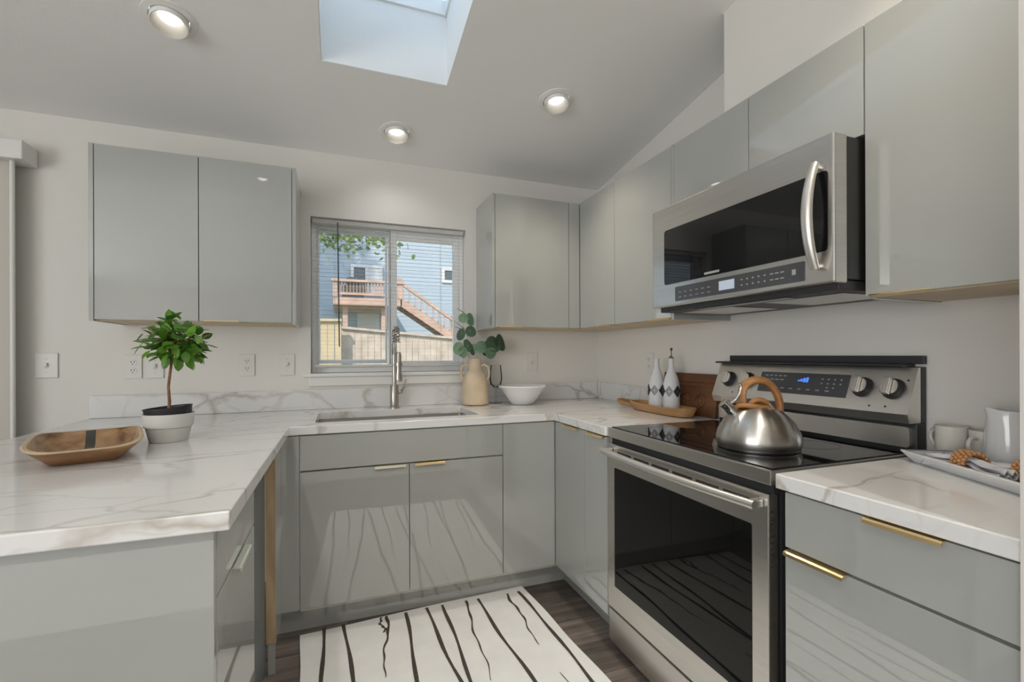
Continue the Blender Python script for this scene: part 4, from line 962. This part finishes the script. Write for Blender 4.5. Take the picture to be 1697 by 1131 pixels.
# ------------------------------------------------------------------ potted topiary
px_, py_ = -2.240, -0.836
pt = thing('potted_tree', 'small round-crowned topiary tree in a white pot on the peninsula', 'plant', (px_, py_, H))
b = MB(); b.lathe([(0, .0006), (.055, .0006), (.057, .004), (.066, .046), (.066, .050), (.0715, .052), (.0765, .095), (.0755, .098), (.071, .097), (.062, .05), (.05, .02), (0, .02)], c=(px_, py_, H), m='pot_white', seg=48); b.build('pot', pt)
Ml = Matrix.Translation((px_, py_, H+.090)) @ Matrix.Rotation(math.radians(-5), 4, 'Y')
b = MB(); b.lathe([(0, -.03), (.055, -.03), (.068, .0), (.0705, .026), (.0725, .0265), (.0725, .0295), (.069, .0295), (.067, .014), (.0, .014)], m='liner_black', M4=Ml, seg=48); ln = b.build('liner', pt, label='black nursery pot liner')
b = MB(); b.lathe([(.0675, .0145), (.04, .019), (0, .021)], m='soil', M4=Ml); b.build('soil', ln)
b = MB(); stem = [(px_, py_, H+.10), (px_+.002, py_, H+.14), (px_-.001, py_, H+.19), (px_+.004, py_, H+.24), (px_+.012, py_, H+.30), (px_+.02, py_, H+.35)]
b.tube(stem, [.0055, .005, .0045, .0045, .004, .003], 'stem_brown', seg=10); random.seed(11)
cr = Vector((px_+.022, py_, 1.268))
for k in range(16):
    d_ = rnd(); d_.z = d_.z*.8; b.tube([Vector(stem[4 if k % 2 else 5]), cr+d_*.05, cr+d_*.10], [.0022, .0018, .001], 'stem_brown', seg=6)
b.build('trunk', pt)
b = MB()
for k in range(210):
    d_ = rnd(); r_ = random.uniform(.055, .108) if k > 40 else random.uniform(.02, .06)
    p = cr+Vector((d_.x*r_*1.03, d_.y*r_*1.03, d_.z*r_*.90-.002))
    dirv = (d_+rnd()*.7+Vector((0, 0, -.25))).normalized(); nn = (d_*.6+Vector((0, 0, 1))+rnd()*.5)
    leaf(b, p-dirv*.02, dirv, nn, random.uniform(.040, .056), random.uniform(.022, .030), 'leaf_green', curl=random.uniform(-.3, .25))
b.build('foliage', pt, smooth=60)

# ------------------------------------------------------------------ vase with eucalyptus
vx, vy = -0.915, -0.115
vs = thing('clay_vase', 'tan two-handled clay vase in front of the window right of the sink', 'vase', (vx, vy, H))
b = MB(); prof = [(0, .0006), (.066, .0006), (.079, .006), (.084, .018), (.0815, .08), (.076, .14), (.068, .175), (.052, .195), (.0415, .203), (.0415, .211), (.0385, .214), (.037, .235), (.0365, .272), (.0355, .276), (.032, .275), (.031, .235), (.03, .2), (.0, .19)]
b.lathe([(r*.97, z*1.0) for r, z in prof], c=(vx, vy, H), m='vase_clay', seg=48); b.build('body', vs)
for sgn in (-1, 1):
    b = MB(); ax = Vector((math.cos(-.36), math.sin(-.36), 0))*sgn; c0 = Vector((vx, vy, H))
    b.tube([c0+ax*.036+Vector((0, 0, .232)), c0+ax*.056+Vector((0, 0, .240)), c0+ax*.076+Vector((0, 0, .228)), c0+ax*.084+Vector((0, 0, .20)), c0+ax*.082+Vector((0, 0, .17)), c0+ax*.070+Vector((0, 0, .145))], .0075, 'vase_clay', seg=12, flat=1.3); b.build('handle', vs)
def disc_leaf(b, c, n, r, m, elong=1.1, d=None):
    n = Vector(n).normalized(); d = Vector(d if d is not None else (0, 0, 1)); d = (d-n*d.dot(n)).normalized(); s_ = n.cross(d); c = Vector(c)
    v0 = b.bm.verts.new(c-n*r*.12); ring = []
    for k in range(14):
        a = 2*PI*k/14; rr = r*(1-.08*math.cos(a)); ring.append(b.bm.verts.new(c+d*(rr*elong*math.cos(a))+s_*(rr*math.sin(a))+n*(r*.10*math.cos(2*a))))
    b._set([b.bm.faces.new((v0, ring[k], ring[(k+1) % 14])) for k in range(14)], m)
def euca(label, pts, leaves, tips):
    base = at(*pts[0][:2], 'y', pts[0][2]); t = thing('eucalyptus_branch', label, 'branch', (vx, vy, H+.26), 0, 'eucalyptus in the clay vase')
    P = [Vector((vx+random.uniform(-.012, .012), vy+random.uniform(-.01, .01), H+.195))]+[at(u, v, 'y', y) for u, v, y in pts]
    b = MB(); b.tube(P, [.0025]*len(P), 'stem_white', seg=8)
    for (u0, v0, y0, u1, v1, y1) in tips: b.tube([at(u0, v0, 'y', y0), at(u1, v1, 'y', y1)], [.003, .0008], 'leaf_sage', seg=6)
    for (u, v, y, r, nx_, ny_, nz_, el) in leaves:
        b.tube([min(P[1:], key=lambda p: (p-at(u, v, 'y', y)).length), at(u, v, 'y', y)], [.0015, .001], 'stem_white', seg=6)
    b.build('stem', t)
    b = MB()
    for (u, v, y, r, nx_, ny_, nz_, el) in leaves: disc_leaf(b, at(u, v, 'y', y), (nx_, ny_, nz_), r*1.15, 'leaf_sage', el, d=(random.uniform(-.6, .6), 0, 1))
    b.build('leaves', t, smooth=60)
random.seed(21)
euca('upright sage eucalyptus stem leaning left out of the clay vase', [(777, 588, -.115), (776, 565, -.115), (770, 545, -.12), (772, 528, -.12)],
     [(768, 527, -.13, .026, -.2, -1, .4, 1.1), (779, 529, -.12, .028, .5, -1, .2, 1.25), (780, 549, -.14, .030, .1, -1, .2, 1.0), (764, 554, -.13, .023, -.6, -1, .1, 1.4)],
     [(769, 519, -.12, 757, 511, -.11), (770, 546, -.12, 753, 532, -.10), (768, 547, -.12, 753, 541, -.12)])
euca('short drooping eucalyptus stem at the left rim of the clay vase', [(775, 588, -.13), (770, 578, -.15)],
     [(760, 577, -.16, .029, -.4, -1, .3, 1.2), (767, 583, -.17, .024, -.1, -1, -.2, 1.3), (776, 573, -.15, .026, .4, -1, .3, 1.5), (783, 584, -.16, .012, .2, -1, .2, 1.3)], [])
euca('dark green eucalyptus stem arching right out of the clay vase', [(787, 586, -.12), (800, 575, -.13), (815, 572, -.14), (826, 569, -.14)],
     [(786, 576, -.14, .024, -.3, -1, .4, .8), (799, 575, -.15, .036, -.1, -1, .5, 1.0), (817, 570, -.16, .040, .1, -1, .3, 1.15), (829, 567, -.15, .034, .6, -1, .1, 1.4), (814, 585, -.17, .034, .2, -1, -.3, .9), (806, 583, -.15, .022, .1, -1, -.1, 1.0), (807, 569, -.15, .014, .2, -1, .2, 1.0)], [])
# wine glass behind the bowl
gx, gy = -0.772, -0.075
wg = thing('wine_glass', 'clear glass behind the white bowl beside the clay vase', 'glass', (gx, gy, H))
b = MB(); b.lathe([(0, .0006), (.036, .0006), (.036, .003), (.008, .008), (.0045, .02), (.0045, .085), (.012, .095), (.034, .118), (.0395, .15), (.036, .20), (.031, .235), (.0295, .235), (.0345, .20), (.038, .15), (.033, .12), (.010, .098), (0, .096)], c=(gx, gy, H), m='drink_glass', seg=40); b.build('goblet', wg)
# white bowl
wx_, wy_ = -0.640, -0.185
b = MB(); b.lathe([(0, .0006), (.062, .0006), (.068, .004), (.085, .025), (.115, .068), (.134, .096), (.145, .104), (.148, .110), (.145, .114), (.134, .108), (.108, .073), (.078, .03), (.05, .012), (0, .010)], c=(wx_, wy_, H), m='white_ceramic', seg=56)
o = b.build('serving_bowl', origin=Vector((wx_, wy_, H))); o['label'] = 'white ceramic bowl with flared rim in the counter corner'; o['category'] = 'bowl'

# ------------------------------------------------------------------ carved board, wooden tray, bottles
brd = thing('carved_board', 'dark carved wooden board leaning against the right wall behind the bottles', 'board', (-0.045, -0.93, H))
th_ = math.radians(9.5); Mb = Matrix.Translation((-0.058, -0.927, H+.001)) @ Matrix.Rotation(th_, 4, 'Y')
b = MB(); b.box(0, 0.014, -0.193, 0.193, 0.0, 0.205, 'carved_wood', 0.003, M4=Mb); b.build('panel', brd)
b = MB(); b.box(-0.008, -0.0002, -0.193, 0.193, 0.160, 0.204, 'carved_wood', 0.004, M4=Mb); b.box(-0.005, -0.0002, -0.193, 0.193, 0.140, 0.150, 'carved_wood', 0.002, M4=Mb); b.box(-0.006, -0.0002, -0.193, -0.165, 0.0, 0.139, 'carved_wood', 0.002, M4=Mb); b.build('frame_moulding', brd)
b = MB()
for (yc, zc_, r0) in ((-0.085, 0.070, 0.040), (0.02, 0.075, 0.034), (0.11, 0.07, 0.036)):
    pts = [Mb @ Vector((-0.002, yc+r0*(1-k/26)*math.cos(k*.5), zc_+r0*(1-k/26)*math.sin(k*.5))) for k in range(22)]
    b.tube(pts, [0.006*(1-k/40) for k in range(22)], 'carved_wood', seg=8)
b.build('scroll_carving', brd)
tx, ty = -0.145, -0.845; tl = thing('wooden_tray', 'light wooden paddle tray with a looped handle under the two bottles', 'tray', (tx, ty, H))
Tm = Matrix.Translation((tx, ty, H)) @ Matrix.Rotation(PI/2-.02, 4, 'Z')
def tring(L, W, e, z, ze=0): return [Tm @ p for p in sell(L, W, e, z, zend=ze)]
b = MB(); b.rings([tring(.40, .095, 3, .0006), tring(.425, .112, 3, .005), tring(.455, .138, 3.2, .040, .004), tring(.452, .135, 3.2, .0435, .004), tring(.438, .121, 3.2, .0425, .004), tring(.41, .102, 3, .014), tring(.2, .05, 3, .012)], 'tray_wood'); b.build('dish', tl)
b = MB(); pts = [Tm @ Vector((.295+.078*math.cos(2*PI*k/28), .034*math.sin(2*PI*k/28), .026+.006*math.cos(2*PI*k/28))) for k in range(28)]
b.tube(pts, .012, 'tray_wood', seg=12, closed=True); b.build('loop_handle', tl)
def bottle(x, y, label, spout):
    t = thing('ceramic_bottle', label, 'bottle', (x, y, H+.0145), 0, 'white patterned bottles'); c0 = (x, y, H+.0145)
    b = MB(); b.lathe([(0, 0), (.037, 0), (.040, .004), (.0405, .02), (.0405, .115), (.038, .140), (.030, .172), (.020, .198), (.0145, .220), (.0125, .245), (.0135, .258), (.0125, .262), (.010, .261), (.009, .23), (0, .22)], c=c0, m='matte_white', seg=44); b.build('body', t)
    b = MB()
    # printed diamonds wrapped round the body
    def wrap(a, z): return Vector((x+.0408*math.cos(a), y+.0408*math.sin(a), H+.0145+z))
    a0 = math.atan2(CAM.y-y, CAM.x-x)-.28
    for j in range(6):
        ac = a0+j*PI/3
        for k in range(3):
            s_ = 1-k*.30; w_ = .46*s_; h_ = .026*s_
            path = [(ac-w_, .1), (ac, .1+h_), (ac+w_, .1), (ac, .1-h_)]
            pts = []
            for i in range(4):
                (aa, za), (ab_, zb2) = path[i], path[(i+1) % 4]
                for q in range(5): pts.append(wrap(aa+(ab_-aa)*q/5, za+(zb2-za)*q/5))
            b.tube(pts, .0013 if j % 2 == 0 else .0034, 'charcoal', seg=6, closed=True, flat=1)
    b.build('diamond_pattern', t)
    if spout:
        b = MB(); b.lathe([(0, .2615), (.0145, .2615), (.014, .266), (.005, .276), (.0, .277)], c=c0, m='nickel', seg=20); b.cyl((x, y, H+.0145+.276), (x, y, H+.0145+.305), .0022, 'charcoal', seg=8); b.cyl((x, y, H+.0145+.302), (x+.001, y, H+.0145+.316), .0055, 'charcoal', seg=12); b.build('pour_spout', t, label='dark metal pour spout')
bottle(-0.135, -0.800, 'white bottle with grey diamond pattern, open top, left of the two', False)
bottle(-0.118, -0.893, 'white bottle with grey diamond pattern and a dark pour spout', True)

# ------------------------------------------------------------------ kettle
kx, ky, kz = -0.431, -1.682, 0.9172
kt = thing('tea_kettle', 'brushed steel kettle with a wooden arched handle on the cooktop', 'kettle', (kx, ky, kz))
b = MB(); b.lathe([(0, 0), (.112, 0), (.116, .003), (.116, .006), (.119, .010), (.1225, .022), (.123, .032), (.118, .052), (.103, .082), (.082, .105), (.060, .121), (.047, .127), (.040, .129), (0, .129)], c=(kx, ky, kz), m='kettle_steel', seg=64); kb = b.build('body', kt)
b = MB(); b.lathe([(.111, -.0003), (.1175, .0003), (.1175, .0042), (.111, .004)], c=(kx, ky, kz), m='black_plastic', close=True, seg=64); b.build('base_ring', kt, label='black base ring')
ax = Vector((.937, -.349, 0)); pv = Vector((.349, .937, 0)); kc = Vector((kx, ky, kz))
def K(s_, z, o=0): return kc+ax*s_+pv*o+Vector((0, 0, z))
b = MB(); pts = []
for k in range(36):
    a = 2*PI*k/36; pts.append(K(-.012+.050*math.cos(a), .131+.004*math.sin(2*a), .032*math.sin(a)))
b.tube(pts, .0075, 'handle_wood', closed=True, seg=12); b.build('collar', kt, label='wooden collar ring')
b = MB(); ctrl = [K(-.047, .132), K(-.050, .165), K(-.043, .194), K(-.020, .210), K(.012, .212), K(.041, .197), K(.061, .168), K(.070, .135), K(.070, .100)]
# smooth the handle path
def smoothp(P, n=4):
    out = []
    for i in range(len(P)-1):
        p0, p1, p2, p3 = P[max(i-1, 0)], P[i], P[i+1], P[min(i+2, len(P)-1)]
        for k in range(n):
            t_ = k/n; out.append(0.5*((2*p1)+(-p0+p2)*t_+(2*p0-5*p1+4*p2-p3)*t_*t_+(-p0+3*p1-3*p2+p3)*t_**3))
    out.append(P[-1]); return out
hp_ = smoothp(ctrl, 5); nn_ = len(hp_)
b.tube(hp_, [.0080+.0035*min(1, k/nn_*1.6) for k in range(nn_)], 'handle_wood', seg=14, flat=1.8, upv=None); b.build('handle', kt, label='arched wooden handle')
b = MB(); b.tube(smoothp([K(-.028, .129), K(-.012, .146), K(.012, .149), K(.034, .136), K(.046, .122)], 4), .0085, 'handle_wood', seg=10, flat=1.3); b.build('lid_grip', kt, label='wooden lid grip')
b = MB(); b.lathe([(0, 0), (.020, 0), (.0165, .03), (.0145, .048), (.016, .052), (.016, .060), (.0, .062)], m='chrome', seg=28, M4=Matrix.Translation(K(-.066, .102)) @ Vector((-ax*.8+Vector((0, 0, .75)))).to_track_quat('Z', 'Y').to_matrix().to_4x4()); b.build('spout', kt, label='chrome spout')
b = MB(); b.tube([K(-.090, .135), K(-.070, .150), K(-.058, .168), K(-.052, .190), K(-.058, .202)], [.004, .0045, .005, .005, .004], 'chrome', seg=10); b.build('spout_lever', kt, label='chrome whistle lever')
b = MB(); b.tube([K(.020, .142, -.03), K(.045, .112, -.034), K(.066, .102, -.026), K(.084, .098, -.012)], .0035, 'chrome', seg=8); b.tube([K(.020, .142, .03), K(.045, .112, .034), K(.066, .102, .026), K(.084, .098, .012)], .0035, 'chrome', seg=8); b.lathe([(0, -.004), (.014, -.004), (.013, .008), (0, .008)], c=K(.072, .096), m='charcoal', seg=18); b.build('bracket', kt, label='chrome handle bracket')

# ------------------------------------------------------------------ tray with napkins, cups and pitcher at the right
Ld = Vector((-.464, -.886, 0)).normalized(); Sd = Vector((.886, -.464, 0)).normalized(); R0 = Vector((-.205, -1.953, H))
def TR(s_, l, z): return R0+Sd*s_+Ld*l+Vector((0, 0, z))
TWd, TLn = .125, .350
str_ = thing('serving_tray', 'narrow white tray holding napkins at the right end of the counter', 'tray', TR(TWd/2, TLn/2, 0), math.atan2(Ld.y, Ld.x))
def trr(ins, z): return [TR(ins, ins, z), TR(TWd-ins, ins, z), TR(TWd-ins, TLn-ins, z), TR(ins, TLn-ins, z)]
b = MB(); b.rings([trr(.022, .0006), trr(.018, .004), trr(.0, .028), trr(.0, .031), trr(.005, .0315), trr(.0055, .0295), trr(.008, .029), trr(.020, .008), trr(.03, .0075)], 'white_ceramic'); b.build('dish', str_, smooth=30)
mat('rim_shadow', (0.30, 0.28, 0.30), 0.4)  # shade of the rim groove, painted as a grey line
b = MB(); b.rings([trr(.0052, .0317), trr(.0092, .0300)], 'rim_shadow', False, False); b.build('rim_shadow', str_, smooth=0, label='grey shadow line painted along the rim')
def napkin(label, l0, seed, sft):
    random.seed(seed)
    t = thing('linen_napkin', label, 'napkin', TR(.05+sft, l0, .009), 0, 'napkins in wooden rings'); b = MB()
    n, m_ = 26, 9
    # gathered cloth: narrow at the ring, flaring to both ends, with folds
    for layer in range(3):
        g = []
        for i in range(n+1):
            q = i/n-.5; flare = .014+.020*min(1, abs(q)*2.4); row = []
            for j in range(m_+1):
                r_ = j/m_-.5; s_ = .055+sft+r_*2*flare*(1-.15*layer)+.25*q*.05
                z = .013+.010*layer+.008*math.cos(j*2.1+layer*1.7+q*5)*(.15+abs(q)*1.5)+.012*math.exp(-(q*5)**2)
                row.append(b.bm.verts.new(TR(s_, l0+q*.200, max(z, .0095+.001*layer))))
            g.append(row)
        b._set([b.bm.faces.new((g[i][j], g[i+1][j], g[i+1][j+1], g[i][j+1])) for i in range(n) for j in range(m_)], 'linen')
    o = b.build('cloth', t, smooth=80); md = o.modifiers.new('thick', 'SOLIDIFY'); md.thickness = .0015
    r = thing('napkin_ring', 'woven wooden bead ring around the '+('nearer' if sft < 0.01 else 'farther')+' napkin', 'ring', TR(.055+sft, l0, .009), 0, 'woven napkin rings'); b = MB()
    for c_ in range(4):
        for k in range(17):
            a = 2*PI*k/17+.185*c_
            p = TR(.055+sft+.027*math.cos(a), l0-.0165+.011*c_, .0345+.0245*math.sin(a)); b.sphere(p, .0052, 'bead_wood', seg=10, sc_=(1, 1, 1))
    b.build('beads', r)
napkin('gathered pale grey linen napkin in the nearer wooden ring on the tray', .170, 4, -.012)
napkin('pale grey linen napkin in the farther wooden ring, nearest the pitcher', .268, 8, .038)
def cup(x, y, r, h, ang, label):
    t = thing('tea_cup', label, 'cup', (x, y, H), 0, 'cream cups')
    b = MB(); b.lathe([(0, .0006), (r*.72, .0006), (r*.80, .004), (r*.95, .03), (r, h), (r*.96, h+.001), (r*.90, .03), (r*.74, .008), (0, .007)], c=(x, y, H), m='cream_ceramic', seg=40); b.build('body', t)
    d_ = Vector((math.cos(ang), math.sin(ang), 0)); c0 = Vector((x, y, H)); b = MB()
    b.tube(smoothp([c0+d_*(r*.93)+Vector((0, 0, h*.78)), c0+d_*(r+.020)+Vector((0, 0, h*.80)), c0+d_*(r+.030)+Vector((0, 0, h*.58)), c0+d_*(r+.018)+Vector((0, 0, h*.34)), c0+d_*(r*.92)+Vector((0, 0, h*.28))], 4), .0052, 'cream_ceramic', seg=10); b.build('handle', t)
cup(-0.045, -1.990, .037, .093, 1.2, 'cream cup nearest the range back guard')
cup(-0.042, -2.066, .036, .090, 3.0, 'cream cup between the other cup and the pitcher')
jx, jy = -0.104, -2.136
pj = thing('milk_pitcher', 'white ceramic pitcher at the right end of the counter by the tall panel', 'pitcher', (jx, jy, H))
b = MB(); vsn = b.lathe([(0, .0006), (.040, .0006), (.044, .004), (.047, .045), (.0455, .095), (.041, .135), (.0415, .156), (.0395, .156), (.039, .135), (.0435, .095), (.044, .045), (.04, .01), (0, .008)], c=(jx, jy, H), m='white_ceramic', seg=48)
sd = Vector((-.9, .45, 0)).normalized()
for v in b.bm.verts:
    rel = v.co-Vector((jx, jy, H)); hr = Vector((rel.x, rel.y, 0))
    if rel.z > .112 and hr.length > .03:
        a = max(0, hr.normalized().dot(sd)); k = (a**10)*((rel.z-.112)/.044); v.co += sd*(.013*k)+Vector((0, 0, .008*k))
b.build('body', pj)
b = MB(); c0 = Vector((jx, jy, H)); b.tube(smoothp([c0-sd*.040+Vector((0, 0, .105)), c0-sd*.068+Vector((0, 0, .10)), c0-sd*.074+Vector((0, 0, .07)), c0-sd*.044+Vector((0, 0, .035))], 5), .0055, 'white_ceramic', seg=10); b.build('handle', pj)
